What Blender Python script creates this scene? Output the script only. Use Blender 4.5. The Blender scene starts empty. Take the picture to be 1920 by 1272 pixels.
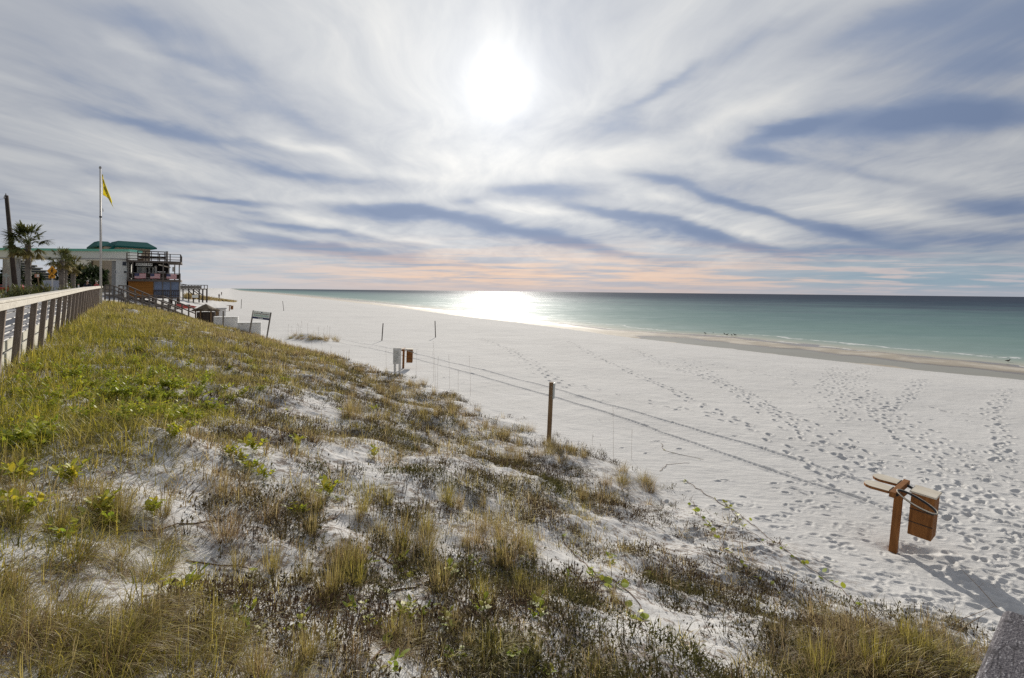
import bpy, math, random
import numpy as np
from mathutils import Vector, Matrix

random.seed(11)
rng = np.random.default_rng(7)
SC = bpy.context.scene
COL = SC.collection
PI = math.pi

# ------------------------------------------------------------------ camera model
F, CX, HY, EYE = 1000.0, 960.0, 546.5, 4.6        # photo pixels (1920 wide), eye height above the beach
ROLL = math.atan(0.0107)
CR, SR = math.cos(ROLL), math.sin(ROLL)
RV = np.array([CR, 0, SR]); UV = np.array([-SR, 0, CR]); FV = np.array([0, 1.0, 0])

def ray(px, py):
    return FV + (px - CX) / F * RV + (HY - py) / F * UV

def at(px, py, Y):
    d = ray(px, py) * Y
    return np.array([d[0], d[1], d[2] + EYE])

def on_plane(px, py, z):
    d = ray(px, py); t = (z - EYE) / d[2]
    return np.array([d[0] * t, d[1] * t, z])

def project(X, Y, Z):
    Z = Z - EYE
    a = (X * CR + Z * SR) / Y; b = (-X * SR + Z * CR) / Y
    return CX + a * F, HY - b * F

# ------------------------------------------------------------------ noise
def _hash(ix, iy, seed):
    h = (ix.astype(np.int64) * 374761393 + iy.astype(np.int64) * 668265263 + seed * 974634777) & 0x7fffffff
    h = ((h ^ (h >> 13)) * 1274126177) & 0x7fffffff
    return ((h ^ (h >> 16)) & 0xffff) / 65535.0

def vnoise(x, y, seed=0):
    x = np.asarray(x, float); y = np.asarray(y, float)
    ix = np.floor(x); iy = np.floor(y); fx = x - ix; fy = y - iy
    fx = fx * fx * (3 - 2 * fx); fy = fy * fy * (3 - 2 * fy)
    a = _hash(ix, iy, seed); b = _hash(ix + 1, iy, seed); c = _hash(ix, iy + 1, seed); d = _hash(ix + 1, iy + 1, seed)
    return (a * (1 - fx) + b * fx) * (1 - fy) + (c * (1 - fx) + d * fx) * fy

def fbm(x, y, seed=0, octv=4):
    s = 0.0; amp = 0.5; tot = 0.0
    for i in range(octv):
        s = s + amp * vnoise(np.asarray(x) * 2 ** i, np.asarray(y) * 2 ** i, seed + i); tot += amp; amp *= 0.5
    return s / tot

def sstep(a, b, x):
    t = np.clip((x - a) / (b - a), 0, 1); return t * t * (3 - 2 * t)

# ------------------------------------------------------------------ terrain height
WL = -0.45                                            # sea level
A_PX = [(452, 546.2), (500, 550), (560, 556), (625, 563), (690, 570.5), (770, 580), (870, 594), (960, 604), (1060, 616.5), (1150, 629), (1240, 640),
        (1340, 651), (1450, 664), (1600, 681), (1750, 697), (1920, 713)]          # edge of the dry sand
B_PX = [(452, 545.2), (500, 548), (560, 553), (625, 559), (690, 565.5), (770, 574), (870, 586), (960, 597), (1060, 607), (1150, 618.5), (1240, 624),
        (1340, 629), (1450, 640), (1600, 656), (1750, 671), (1920, 688)]          # sea's edge
def _curve(pts, z):
    P = np.array([on_plane(x, y, z) for x, y in pts]); P = P[np.argsort(P[:, 1])]
    Y = P[:, 1]; X = P[:, 0]
    s0 = (X[1] - X[0]) / (Y[1] - Y[0])
    Y = np.concatenate([[Y[0] - 60], Y, [Y[-1] + 6000]]); X = np.concatenate([[X[0] - 60 * s0], X, [X[-1] - 0.53 * 6000]])
    return Y, X
AY, AX = _curve(A_PX, -0.30)
BY, BX = _curve(B_PX, WL)
def Acoast(Y): return np.interp(Y, AY, AX)
def Bcoast(Y): return np.interp(Y, BY, BX)

PD = np.array([-400, -3, 0, 2, 4, 6, 8, 9.5, 10.8, 12, 15, 20, 30, 9000.])
PZ = np.array([3.3, 3.28, 3.2, 2.95, 2.45, 1.9, 1.3, .82, .5, .33, .2, .1, 0, 0])
def prof(d):
    s = 0
    for o in (-.8, -.4, 0, .4, .8): s = s + np.interp(d + o, PD, PZ)
    return s / 5

def fence_x(Y): return np.interp(Y, [-60, 70, 6000], [41.6, -52.8, -52.8 - .53 * 5930])
def kY(Y): return np.interp(Y, [-5, 5, 10, 14, 25, 32, 37, 46, 50, 80, 150], [.82, .87, .95, 1, 1.1, 1.08, 1.0, .98, .9, .95, 1.2])
def fence_d(X, Y): return (X - fence_x(Y)) * .809

def shore_s(X, Y): return (X - Acoast(Y)) * .85

def height(X, Y, fine=True):
    X = np.asarray(X, float); Y = np.asarray(Y, float)
    d = fence_d(X, Y)
    k = kY(Y)
    z = prof(d / k)
    dune = sstep(-.5, 1.5, d) * (1 - sstep(9.5, 12.5, d / k))
    hum = (fbm(X * .55 + 3, Y * .55, 3, 3) - .5) * .55 + (fbm(X * 2.2, Y * 2.2, 9, 3) - .5) * .16
    z = z + dune * hum
    # sand mound with sea oats seaward of the dune
    mx, my = -17.6, 46.4
    m = np.exp(-(((X - mx) * .78 + (Y - my) * .62) / 1.1) ** 2 - (((X - mx) * -.62 + (Y - my) * .78) / 3.6) ** 2)
    z = z + .55 * m
    # mound of grass at the right foot of the dune, beside the boardwalk
    z = z + .35 * np.exp(-((X - 3.1) / 1.0) ** 2 - ((Y - 4.6) / .7) ** 2)
    # low dune spit beyond the bar
    s = shore_s(X, Y)
    beach = (fbm(X * .12, Y * .12, 21, 3) - .5) * .22 * sstep(11, 16, d / k)
    if fine:
        beach = beach + (fbm(X * 1.6, Y * 1.6, 33, 3) - .5) * .035 * sstep(10, 13, d / k)
    z = z + beach * (1 - sstep(-6, 0, s))
    z = z - .30 * sstep(-10, 1, s) / .97
    # foreshore: runnel, bar, sea bed
    w = np.maximum((Bcoast(Y) - Acoast(Y)) * .85, .5)
    t = s / w
    pool = 1 - sstep(56, 66, Y)
    fore_plain = np.interp(t, [0, .15, 1, 1.6], [-.30, -.36, WL, WL - .12])
    wob = (fbm(X * .35, Y * .35, 41, 3) - .5)
    fore_pool = np.interp(t + wob * .3, [0, .04, .10, .40, .52, .66, .8, 1.0, 1.6], [-.30, -.42, -.50, -.51, -.42, -.37, -.38, WL, WL - .12])
    fore = fore_plain * (1 - pool) + fore_pool * pool
    deep = WL - np.clip((s - w * 1.6) * .03, 0, 6) - .12
    zs = np.where(t > 1.6, deep, fore)
    return np.where(s > 0, zs, z)

def ground(px, py, rmax=500.0):
    """where the sight line of a photo pixel meets the ground"""
    d = ray(px, py)
    t = np.concatenate([np.linspace(1.0, 60, 1500), np.geomspace(60.1, rmax, 800)])
    P = d[None, :] * t[:, None]; hz = height(P[:, 0], P[:, 1], False); pz = P[:, 2] + EYE
    i = np.argmax(pz < hz)
    if i == 0: return None
    a = (pz - hz)[i - 1]; b = (pz - hz)[i]; u = a / (a - b)
    tt = t[i - 1] + (t[i] - t[i - 1]) * u
    X, Y = d[0] * tt, d[1] * tt
    return np.array([X, Y, float(height(X, Y, False))])
def hz(X, Y): return float(height(np.array([X]), np.array([Y]))[0])

# ------------------------------------------------------------------ object helpers
def props(o, label=None, cat=None, group=None, kind=None):
    if label: o['label'] = label
    if cat: o['category'] = cat
    if group: o['group'] = group
    if kind: o['kind'] = kind
    return o

def empty(name, loc, rz=0, label=None, cat=None, group=None):
    o = bpy.data.objects.new(name, None); COL.objects.link(o)
    o.empty_display_size = .2
    o.location = loc; o.rotation_euler = (0, 0, rz)
    return props(o, label, cat, group)

def link(name, me, parent=None, loc=None, rz=None):
    o = bpy.data.objects.new(name, me); COL.objects.link(o)
    if parent is not None: o.parent = parent
    if loc is not None: o.location = loc
    if rz is not None: o.rotation_euler = (0, 0, rz)
    return o

def copy_tree(o, parent=None):
    c = o.copy(); COL.objects.link(c)
    if parent is not None: c.parent = parent
    for ch in list(o.children): copy_tree(ch, c)
    return c

def mesh_np(name, V, Fq, mats, attrs=None, smooth=False, midx=None):
    V = np.asarray(V, np.float32).reshape(-1, 3); Fq = np.asarray(Fq, np.int32)
    me = bpy.data.meshes.new(name)
    me.vertices.add(len(V)); me.vertices.foreach_set('co', V.ravel())
    n = Fq.shape[1]
    me.loops.add(Fq.size); me.loops.foreach_set('vertex_index', Fq.ravel())
    me.polygons.add(len(Fq)); me.polygons.foreach_set('loop_start', np.arange(len(Fq), dtype=np.int32) * n)
    if smooth: me.polygons.foreach_set('use_smooth', np.ones(len(Fq), bool))
    for m in (mats if isinstance(mats, (list, tuple)) else [mats]): me.materials.append(m)
    if midx is not None: me.polygons.foreach_set('material_index', np.asarray(midx, np.int32))
    for k, v in (attrs or {}).items():
        at_ = me.attributes.new(k, 'FLOAT', 'POINT'); at_.data.foreach_set('value', np.asarray(v, np.float32))
    me.update(calc_edges=True); me.validate()
    return me

class MB:
    """collects boxes, prisms, tubes, discs into ONE mesh"""
    def __init__(self): self.v = []; self.f = []; self.m = []; self.mi = 0
    def add(self, V, Fs):
        n = len(self.v); self.v += [tuple(map(float, p)) for p in V]
        for f in Fs: self.f.append([i + n for i in f]); self.m.append(self.mi)
    def box(self, x0, x1, y0, y1, z0, z1):
        V = [(x, y, z) for z in (z0, z1) for y in (y0, y1) for x in (x0, x1)]
        self.add(V, [(0, 2, 3, 1), (4, 5, 7, 6), (0, 1, 5, 4), (2, 6, 7, 3), (0, 4, 6, 2), (1, 3, 7, 5)]); return self
    def beam(self, p, q, w, h, up=(0, 0, 1)):
        """rectangular bar from p to q, w across, h along 'up'"""
        p = np.array(p, float); q = np.array(q, float); d = q - p; d /= np.linalg.norm(d)
        u = np.array(up, float); s = np.cross(d, u)
        if np.linalg.norm(s) < 1e-4: s = np.cross(d, (0, 1, 0))
        s /= np.linalg.norm(s); u = np.cross(s, d)
        V = [c + s * a * w / 2 + u * b * h / 2 for c in (p, q) for b in (-1, 1) for a in (-1, 1)]
        self.add(V, [(0, 1, 3, 2), (4, 6, 7, 5), (0, 4, 5, 1), (2, 3, 7, 6), (0, 2, 6, 4), (1, 5, 7, 3)]); return self
    def tube(self, pts, r, n=8, cap=True):
        pts = [np.array(p, float) for p in pts]; rs = r if hasattr(r, '__len__') else [r] * len(pts)
        V = []; ref = None
        for i, p in enumerate(pts):
            d = pts[min(i + 1, len(pts) - 1)] - pts[max(i - 1, 0)]; d /= (np.linalg.norm(d) + 1e-9)
            if ref is None: ref = np.array((1., 0, 0)) if abs(d[0]) < .8 else np.array((0, 1., 0))
            s = np.cross(d, ref); s /= np.linalg.norm(s); t = np.cross(s, d)
            for k in range(n):
                a = 2 * PI * k / n; V.append(p + rs[i] * (math.cos(a) * s + math.sin(a) * t))
        Fs = []
        for i in range(len(pts) - 1):
            for k in range(n):
                a = i * n + k; b = i * n + (k + 1) % n; Fs.append((a, b, b + n, a + n))
        if cap:
            Fs.append(tuple(range(n))[::-1]); Fs.append(tuple((len(pts) - 1) * n + k for k in range(n)))
        self.add(V, Fs); return self
    def prism(self, poly, axis_pt, thick_vec):
        """closed polygon of 3D points extruded by thick_vec"""
        n = len(poly); t = np.array(thick_vec, float)
        V = [np.array(p, float) for p in poly] + [np.array(p, float) + t for p in poly]
        self.add(V, [tuple(range(n))[::-1], tuple(range(n, 2 * n))] + [(i, (i + 1) % n, (i + 1) % n + n, i + n) for i in range(n)]); return self
    def ball(self, c, r, nu=12, nv=8):
        c = np.array(c, float); r = np.array(r, float) * np.ones(3); V = []; Fs = []
        for i in range(nv + 1):
            th = PI * i / nv
            for k in range(nu):
                ph = 2 * PI * k / nu; V.append(c + r * np.array([math.sin(th) * math.cos(ph), math.sin(th) * math.sin(ph), math.cos(th)]))
        for i in range(nv):
            for k in range(nu): Fs.append((i * nu + k, (i + 1) * nu + k, (i + 1) * nu + (k + 1) % nu, i * nu + (k + 1) % nu))
        self.add(V, Fs); return self
    def build(self, name, mats, parent=None, bevel=0, smooth=False, loc=None, rz=None):
        me = bpy.data.meshes.new(name); me.from_pydata(self.v, [], self.f)
        for m in (mats if isinstance(mats, (list, tuple)) else [mats]): me.materials.append(m)
        me.polygons.foreach_set('material_index', self.m)
        if smooth: me.polygons.foreach_set('use_smooth', [True] * len(me.polygons))
        me.update(); me.validate()
        o = link(name, me, parent, loc, rz)
        if bevel:
            b = o.modifiers.new('bevel', 'BEVEL'); b.width = bevel; b.segments = 2; b.limit_method = 'ANGLE'
        return o

def strips(base, az, L, lean, curl, W, nseg=3, prof='blade', yaw=None):
    """N ribbons (blades or leaves): returns verts, quads"""
    base = np.asarray(base, float); N = len(base)
    s = np.linspace(0, 1, nseg + 1); sm = (s[1:] + s[:-1]) / 2
    th = lean[:, None] + curl[:, None] * sm[None, :]
    ds = (L / nseg)[:, None]
    h = np.concatenate([np.zeros((N, 1)), np.cumsum(np.sin(th) * ds, 1)], 1)
    v = np.concatenate([np.zeros((N, 1)), np.cumsum(np.cos(th) * ds, 1)], 1)
    ca, sa = np.cos(az)[:, None], np.sin(az)[:, None]
    P = np.stack([base[:, None, 0] + h * ca, base[:, None, 1] + h * sa, base[:, None, 2] + v], -1)
    if prof == 'blade': wp = np.clip((1 - s) ** .6, .06, 1)
    elif prof == 'stem': wp = np.ones_like(s) * .8 + .2 * (1 - s)
    else: wp = np.clip(np.sin(PI * (s * .93 + .05)) ** .75, .08, 1)
    y = az + PI / 2 + (yaw if yaw is not None else 0)
    wd = np.stack([np.cos(y), np.sin(y), np.zeros(N)], -1)
    off = wd[:, None, :] * (W[:, None, None] * wp[None, :, None] / 2)
    V = np.stack([P - off, P + off], 2).reshape(-1, 3)
    b = np.arange(N)[:, None] * (2 * (nseg + 1)) + 2 * np.arange(nseg)[None, :]
    Q = np.stack([b, b + 1, b + 3, b + 2], -1).reshape(-1, 4)
    return V, Q

class Strip:
    def __init__(self): self.V = []; self.Q = []; self.A = []; self.n = 0
    def add(self, V, Q, attr):
        """attr: one value per ribbon"""
        self.V.append(V); self.Q.append(Q + self.n); self.n += len(V)
        per = len(V) // len(attr); self.A.append(np.repeat(attr, per))
    def mesh(self, name, mat): return mesh_np(name, np.concatenate(self.V), np.concatenate(self.Q), mat, {'hue': np.concatenate(self.A)})
# ------------------------------------------------------------------ node helpers
class NT:
    def __init__(self, tree): self.t = tree; self.L = tree.links
    def n(self, typ, **kw):
        nd = self.t.nodes.new(typ)
        for k, v in kw.items(): setattr(nd, k, v)
        return nd
    def put(self, sock, v):
        if v is None: return
        if isinstance(v, bpy.types.NodeSocket): self.L.new(v, sock)
        else:
            if hasattr(sock.default_value, '__len__') and not hasattr(v, '__len__'): v = (v,) * len(sock.default_value)
            if hasattr(v, '__len__') and len(sock.default_value) == 4 and len(v) == 3: v = (*v, 1)
            sock.default_value = v
    def m(self, op, a, b=None, c=None, clamp=False):
        nd = self.n('ShaderNodeMath', operation=op, use_clamp=clamp)
        for i, v in enumerate((a, b, c)): self.put(nd.inputs[i], v) if v is not None else None
        return nd.outputs[0]
    def v(self, op, a, b=None):
        nd = self.n('ShaderNodeVectorMath', operation=op); self.put(nd.inputs[0], a)
        if b is not None: self.put(nd.inputs[1], b)
        return nd.outputs['Value'] if op in ('DOT_PRODUCT', 'LENGTH') else nd.outputs[0]
    def xyz(self, x, y, z=0.0):
        nd = self.n('ShaderNodeCombineXYZ')
        for i, v in enumerate((x, y, z)): self.put(nd.inputs[i], v)
        return nd.outputs[0]
    def sep(self, v):
        nd = self.n('ShaderNodeSeparateXYZ'); self.put(nd.inputs[0], v); return nd.outputs
    def noise(self, vec, scale, detail=3, rough=.5, dist=0, color=False):
        nd = self.n('ShaderNodeTexNoise'); self.put(nd.inputs['Vector'], vec)
        for k, v in (('Scale', scale), ('Detail', detail), ('Roughness', rough), ('Distortion', dist)): self.put(nd.inputs[k], v)
        return nd.outputs['Color' if color else 'Fac']
    def ramp(self, fac, stops, interp='LINEAR'):
        nd = self.n('ShaderNodeValToRGB'); cr = nd.color_ramp; cr.interpolation = interp
        while len(cr.elements) < len(stops): cr.elements.new(.5)
        for e, (p, c) in zip(cr.elements, stops):
            e.position = p; e.color = (c, c, c, 1) if not hasattr(c, '__len__') else (*c, 1)
        self.put(nd.inputs[0], fac); return nd.outputs[0]
    def mix(self, fac, a, b, blend='MIX'):
        nd = self.n('ShaderNodeMix', data_type='RGBA', blend_type=blend)
        self.put(nd.inputs[0], fac); self.put(nd.inputs[6], a); self.put(nd.inputs[7], b); return nd.outputs[2]
    def lerp(self, fac, a, b):
        nd = self.n('ShaderNodeMix', data_type='FLOAT'); self.put(nd.inputs[0], fac); self.put(nd.inputs[2], a); self.put(nd.inputs[3], b); return nd.outputs[0]
    def mr(self, x, a, b, c=0.0, d=1.0, smooth=True):
        nd = self.n('ShaderNodeMapRange', interpolation_type='SMOOTHSTEP' if smooth else 'LINEAR')
        for i, v in enumerate((x, a, b, c, d)): self.put(nd.inputs[i], v)
        return nd.outputs[0]
    def attr(self, name): return self.n('ShaderNodeAttribute', attribute_name=name).outputs['Fac']

def mat_tree(name):
    m = bpy.data.materials.new(name); m.use_nodes = True; m.node_tree.nodes.clear()
    t = NT(m.node_tree); out = t.n('ShaderNodeOutputMaterial'); return m, t, out

def pbr(t, out, color, rough=.7, spec=.3, bump=None, bs=.3, bd=.01, metal=0):
    p = t.n('ShaderNodeBsdfPrincipled')
    t.put(p.inputs['Base Color'], color); t.put(p.inputs['Roughness'], rough); t.put(p.inputs['Specular IOR Level'], spec); t.put(p.inputs['Metallic'], metal)
    if bump is not None:
        b = t.n('ShaderNodeBump'); t.put(b.inputs['Height'], bump); t.put(b.inputs['Strength'], bs); t.put(b.inputs['Distance'], bd)
        t.L.new(b.outputs[0], p.inputs['Normal'])
    t.L.new(p.outputs[0], out.inputs[0]); return p

def obj_co(t): return t.n('ShaderNodeTexCoord').outputs['Object']
def world_co(t): return t.n('ShaderNodeNewGeometry').outputs['Position']

def simple(name, c, rough=.7, spec=.3, var=.15, scale=6, metal=0):
    """painted / plain surface with mottled wear"""
    m, t, out = mat_tree(name); co = obj_co(t)
    n = t.noise(co, scale, 4, .6); n2 = t.noise(co, scale * 7, 3, .6)
    f = t.m('ADD', t.m('MULTIPLY', n, .7), t.m('MULTIPLY', n2, .3))
    lo = tuple(x * (1 - var) for x in c); hi = tuple(min(1, x * (1 + var)) for x in c)
    pbr(t, out, t.ramp(f, [(.3, lo), (.7, hi)]), rough, spec, n2, .15, .004, metal); return m

def wood(name, dark, light, rough=.8, axis=2, scale=1.0):
    """weathered boards: grain stretched along one local axis, knots and cracks"""
    m, t, out = mat_tree(name); co = obj_co(t)
    s = [28 * scale] * 3; s[axis] = 1.6 * scale
    mp = t.n('ShaderNodeMapping'); t.put(mp.inputs[0], co); mp.inputs['Scale'].default_value = s
    g = t.noise(mp.outputs[0], 1, 5, .65, .6); big = t.noise(co, 2.5, 3, .5)
    f = t.m('ADD', t.m('MULTIPLY', g, .75), t.m('MULTIPLY', big, .3))
    c = t.ramp(f, [(.32, dark), (.52, tuple((a + b) / 2 for a, b in zip(dark, light))), (.7, light)])
    pbr(t, out, c, rough, .2, g, .4, .004); return m

M = {}
M['rail_wood'] = wood('weathered_rail', (.42, .38, .32), (.8, .76, .68), axis=0)
M['post_wood'] = wood('fence_post', (.15, .115, .095), (.34, .28, .24), axis=2)
M['board_pale'] = wood('pale_board', (.42, .4, .33), (.72, .7, .6), axis=0)
M['grey_wood'] = wood('grey_wood', (.1, .09, .08), (.28, .25, .22), axis=2)
M['grey_wood_x'] = wood('grey_wood_flat', (.075, .062, .055), (.2, .165, .14), axis=0)
M['dark_wood'] = wood('dark_wood', (.03, .022, .018), (.1, .075, .06), axis=2)
M['brown_wood'] = wood('brown_wood', (.14, .085, .045), (.3, .2, .11), axis=2)
M['orange_wood'] = wood('orange_stain', (.14, .055, .018), (.36, .155, .048), axis=2)
M['sun_wood'] = wood('sunny_board', (.52, .45, .35), (.76, .7, .59), axis=0)  # cream boards; on the stands this tone paints the sunlit sheen of lid tops
M['plywood'] = wood('orange_plywood', (.24, .095, .02), (.40, .175, .04), axis=0, scale=.25)
M['steel'] = simple('galvanised_steel', (.5, .5, .5), .4, .5, .1, metal=.6)
M['white_pole'] = simple('white_pole_paint', (.62, .6, .58), .45, .4, .1)
M['black'] = simple('black_rubber', (.02, .02, .022), .6, .3)
M['dark'] = simple('dark_interior', (.018, .016, .016), .8, .2)  # near-black; puts interior shade into the bar's rooms and doorways
M['white'] = simple('white_paint', (.78, .77, .74), .6, .3, .06)
M['offwhite'] = simple('off_white_stucco', (.82, .82, .77), .85, .2, .08)
M['grey'] = simple('grey_concrete', (.42, .41, .4), .85, .2, .12)
M['tan'] = simple('tan_stucco', (.42, .34, .25), .85, .2, .08)
M['teal_roof'] = simple('teal_metal_roof', (.012, .11, .1), .7, .12, .15)
M['mint'] = simple('mint_trim', (.2, .58, .46), .5, .4, .06)
M['blue_vinyl'] = simple('blue_clear_vinyl', (.16, .21, .32), .15, .6, .25, scale=1.5)
M['glass'] = simple('dark_window_glass', (.03, .035, .05), .08, .6, .2)
M['yellow_flag'] = None
M['sign_yellow'] = simple('amber_sign', (.82, .36, .02), .5, .4, .06)
M['sign_grey'] = simple('grey_sign_back', (.4, .43, .42), .45, .5, .08, metal=.3)
M['pink_sign'] = simple('pink_sign', (.62, .3, .2), .6, .3, .12)
M['red'] = simple('red_paint', (.5, .05, .03), .35, .5, .12)
M['lilac'] = simple('lilac_banner', (.5, .52, .6), .6, .3, .08)
M['navy'] = simple('navy_blue', (.022, .03, .11), .6, .3, .1)
M['flag_red'] = simple('flag_red', (.5, .09, .1), .8, .1, .1)
M['flag_white'] = simple('flag_white', (.72, .66, .66), .8, .1, .08)
M['green_text'] = simple('green_print', (.42, .58, .5), .6, .2, .1)
M['pale_print'] = simple('pale_sign_face', (.78, .82, .8), .5, .3, .06)
M['condo_blue'] = simple('blue_condo_glass', (.05, .075, .13), .3, .5, .2)
M['asphalt'] = simple('asphalt', (.2, .2, .205), .9, .2, .12, scale=1.5)
M['pavement'] = simple('pale_pavement', (.3, .295, .3), .9, .2, .08, scale=1.2)
M['thatch'] = wood('thatch', (.06, .045, .03), (.22, .17, .11), axis=2, scale=1.2)
M['skin'] = simple('skin', (.5, .3, .21), .6, .3, .06)
M['shirt_dark'] = simple('dark_shirt', (.03, .035, .05), .85, .1)
M['shirt_red'] = simple('red_shirt', (.42, .07, .08), .85, .1)
M['trousers'] = simple('dark_trousers', (.035, .035, .045), .85, .1)
M['hair'] = simple('brown_hair', (.05, .03, .02), .6, .3)
M['grey_hair'] = simple('grey_hair', (.4, .38, .36), .6, .3)
M['bird'] = simple('bird_grey', (.12, .11, .1), .7, .2, .3, scale=20)
M['lawn'] = simple('dry_lawn', (.34, .31, .1), .95, .1, .25, scale=3)

# rail cap of the boardwalk: old board, silvery fibres over dark wood
m, t, out = mat_tree('frosted_old_board'); co = obj_co(t)
mp = t.n('ShaderNodeMapping'); t.put(mp.inputs[0], co); mp.inputs['Scale'].default_value = (60, 400, 400)
g = t.noise(mp.outputs[0], 1, 5, .7, .4); sp = t.noise(co, 330, 2, .5); big = t.noise(co, 9, 3, .6)
c = t.ramp(t.m('ADD', t.m('MULTIPLY', g, .5), t.m('MULTIPLY', sp, .5)), [(.4, (.05, .045, .055)), (.56, (.14, .13, .14)), (.68, (.5, .5, .52))])
mp2 = t.n('ShaderNodeMapping'); t.put(mp2.inputs[0], co); mp2.inputs['Scale'].default_value = (6, 26, 6)
crack = t.mr(t.m('ABSOLUTE', t.m('SUBTRACT', t.noise(mp2.outputs[0], 1, 3, .6, .5), .5)), 0, .022)
c = t.mix(t.m('MULTIPLY', t.m('SUBTRACT', 1.0, crack), .8), c, (.03, .026, .03))
pbr(t, out, c, .85, .25, t.m('ADD', t.m('MULTIPLY', g, .5), sp), .7, .003); M['rail_cap'] = m

# cloth that lets light through
def cloth(name, c, tr=.5):
    m, t, out = mat_tree(name); d = t.n('ShaderNodeBsdfDiffuse'); tl = t.n('ShaderNodeBsdfTranslucent'); mx = t.n('ShaderNodeMixShader')
    n = t.noise(obj_co(t), 5, 3); col = t.ramp(n, [(.3, tuple(x * .85 for x in c)), (.7, c)])
    t.put(d.inputs[0], col); t.put(tl.inputs[0], col); mx.inputs[0].default_value = tr
    t.L.new(d.outputs[0], mx.inputs[1]); t.L.new(tl.outputs[0], mx.inputs[2]); t.L.new(mx.outputs[0], out.inputs[0]); return m
M['yellow_flag'] = cloth('yellow_flag_cloth', (.95, .85, .13), .6)

# plants: hue attribute (0 dead/dry .. 1 green) and a random value per blade
def plant(name, dry, green, tr=.4, rough=.6, gloss=.04):
    m, t, out = mat_tree(name)
    r = t.n('ShaderNodeNewGeometry').outputs['Random Per Island']
    h = t.attr('hue')
    cd = t.ramp(r, dry); cg = t.ramp(r, green)
    pos = world_co(t); n = t.noise(pos, 1.1, 2)
    f = t.m('ADD', h, t.m('MULTIPLY', t.m('SUBTRACT', n, .5), .5), clamp=True)
    f = t.m('ADD', f, t.m('MULTIPLY', t.m('SUBTRACT', r, .5), .35), clamp=True)
    c = t.mix(f, cd, cg)
    d = t.n('ShaderNodeBsdfDiffuse'); tl = t.n('ShaderNodeBsdfTranslucent'); gl = t.n('ShaderNodeBsdfGlossy'); mx = t.n('ShaderNodeMixShader'); m2 = t.n('ShaderNodeMixShader')
    t.put(d.inputs[0], c); t.put(tl.inputs[0], c); gl.inputs['Roughness'].default_value = .45; t.put(gl.inputs[0], (.8, .8, .75))
    mx.inputs[0].default_value = tr; m2.inputs[0].default_value = gloss
    t.L.new(d.outputs[0], mx.inputs[1]); t.L.new(tl.outputs[0], mx.inputs[2]); t.L.new(mx.outputs[0], m2.inputs[1]); t.L.new(gl.outputs[0], m2.inputs[2])
    t.L.new(m2.outputs[0], out.inputs[0]); return m
M['grass'] = plant('dune_grass',
    [(0, (.10, .06, .035)), (.3, (.25, .155, .085)), (.6, (.44, .31, .19)), (1, (.64, .52, .38))],
    [(0, (.09, .115, .01)), (.4, (.23, .24, .018)), (.75, (.44, .38, .03)), (1, (.62, .5, .06))], .45)
M['dead_twig'] = plant('withered_plant',
    [(0, (.035, .023, .018)), (.5, (.085, .056, .038)), (.85, (.15, .105, .07)), (1, (.25, .18, .12))],
    [(0, (.04, .05, .015)), (.5, (.085, .095, .025)), (1, (.16, .16, .04))], .3, gloss=0.0)
M['leaf'] = plant('bright_leaf',
    [(0, (.3, .3, .03)), (.5, (.5, .44, .04)), (1, (.66, .5, .04))],
    [(0, (.12, .22, .02)), (.5, (.22, .34, .03)), (1, (.36, .46, .05))], .5)
M['palm_leaf'] = plant('palm_leaf',
    [(0, (.2, .16, .05)), (1, (.36, .27, .1))], [(0, (.035, .06, .018)), (.6, (.07, .105, .03)), (1, (.14, .17, .05))], .3)
M['dark_leaf'] = plant('dark_foliage', [(0, (.02, .025, .012)), (1, (.05, .05, .025))], [(0, (.016, .03, .012)), (1, (.05, .075, .025))], .25)
M['stem'] = simple('vine_stem', (.15, .09, .055), .8, .2, .25, scale=30)
M['palm_trunk'] = wood('palm_trunk', (.1, .085, .07), (.3, .26, .22), axis=0, scale=.6)

# sand
m, t, out = mat_tree('white_quartz_sand'); co = world_co(t)
n1 = t.noise(co, .35, 4, .55); n2 = t.noise(co, 6, 4, .6); n3 = t.noise(co, 90, 2, .6)
dry = t.ramp(t.m('ADD', t.m('MULTIPLY', n1, .6), t.m('MULTIPLY', n2, .4)), [(.3, (.53, .52, .505)), (.7, (.62, .61, .595))])
dry = t.mix(t.m('MULTIPLY', t.mr(n3, .62, .78), .25), dry, (.4, .37, .34))
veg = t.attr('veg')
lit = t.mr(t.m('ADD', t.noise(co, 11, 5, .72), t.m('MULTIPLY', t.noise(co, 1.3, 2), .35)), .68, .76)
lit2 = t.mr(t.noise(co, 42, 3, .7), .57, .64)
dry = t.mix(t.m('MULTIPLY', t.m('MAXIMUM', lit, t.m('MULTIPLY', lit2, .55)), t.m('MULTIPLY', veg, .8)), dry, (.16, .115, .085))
wetn = t.mix(t.mr(t.noise(co, .5, 5, .65), .42, .62), (.38, .335, .27), (.5, .455, .385))
wet = t.attr('wet')
c = t.mix(wet, dry, wetn)
soak = t.attr('soak'); c = t.mix(soak, c, (.2, .165, .125))
lawn = t.attr('lawn'); c = t.mix(lawn, c, t.ramp(t.noise(co, 3, 3), [(.3, (.3, .27, .1)), (.7, (.46, .4, .2))]))
bm = t.m('ADD', t.m('MULTIPLY', n2, 1.0), t.m('MULTIPLY', n3, .35))
mp = t.n('ShaderNodeMapping'); t.put(mp.inputs[0], co); mp.inputs['Scale'].default_value = (2.2, 6.5, 1); mp.inputs['Rotation'].default_value = (0, 0, .35)
rip = t.noise(mp.outputs[0], 1, 3, .55, .4)
bm = t.m('ADD', bm, t.m('MULTIPLY', rip, 1.2))
rough = t.lerp(soak, t.lerp(wet, .95, .7), .22)
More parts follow.
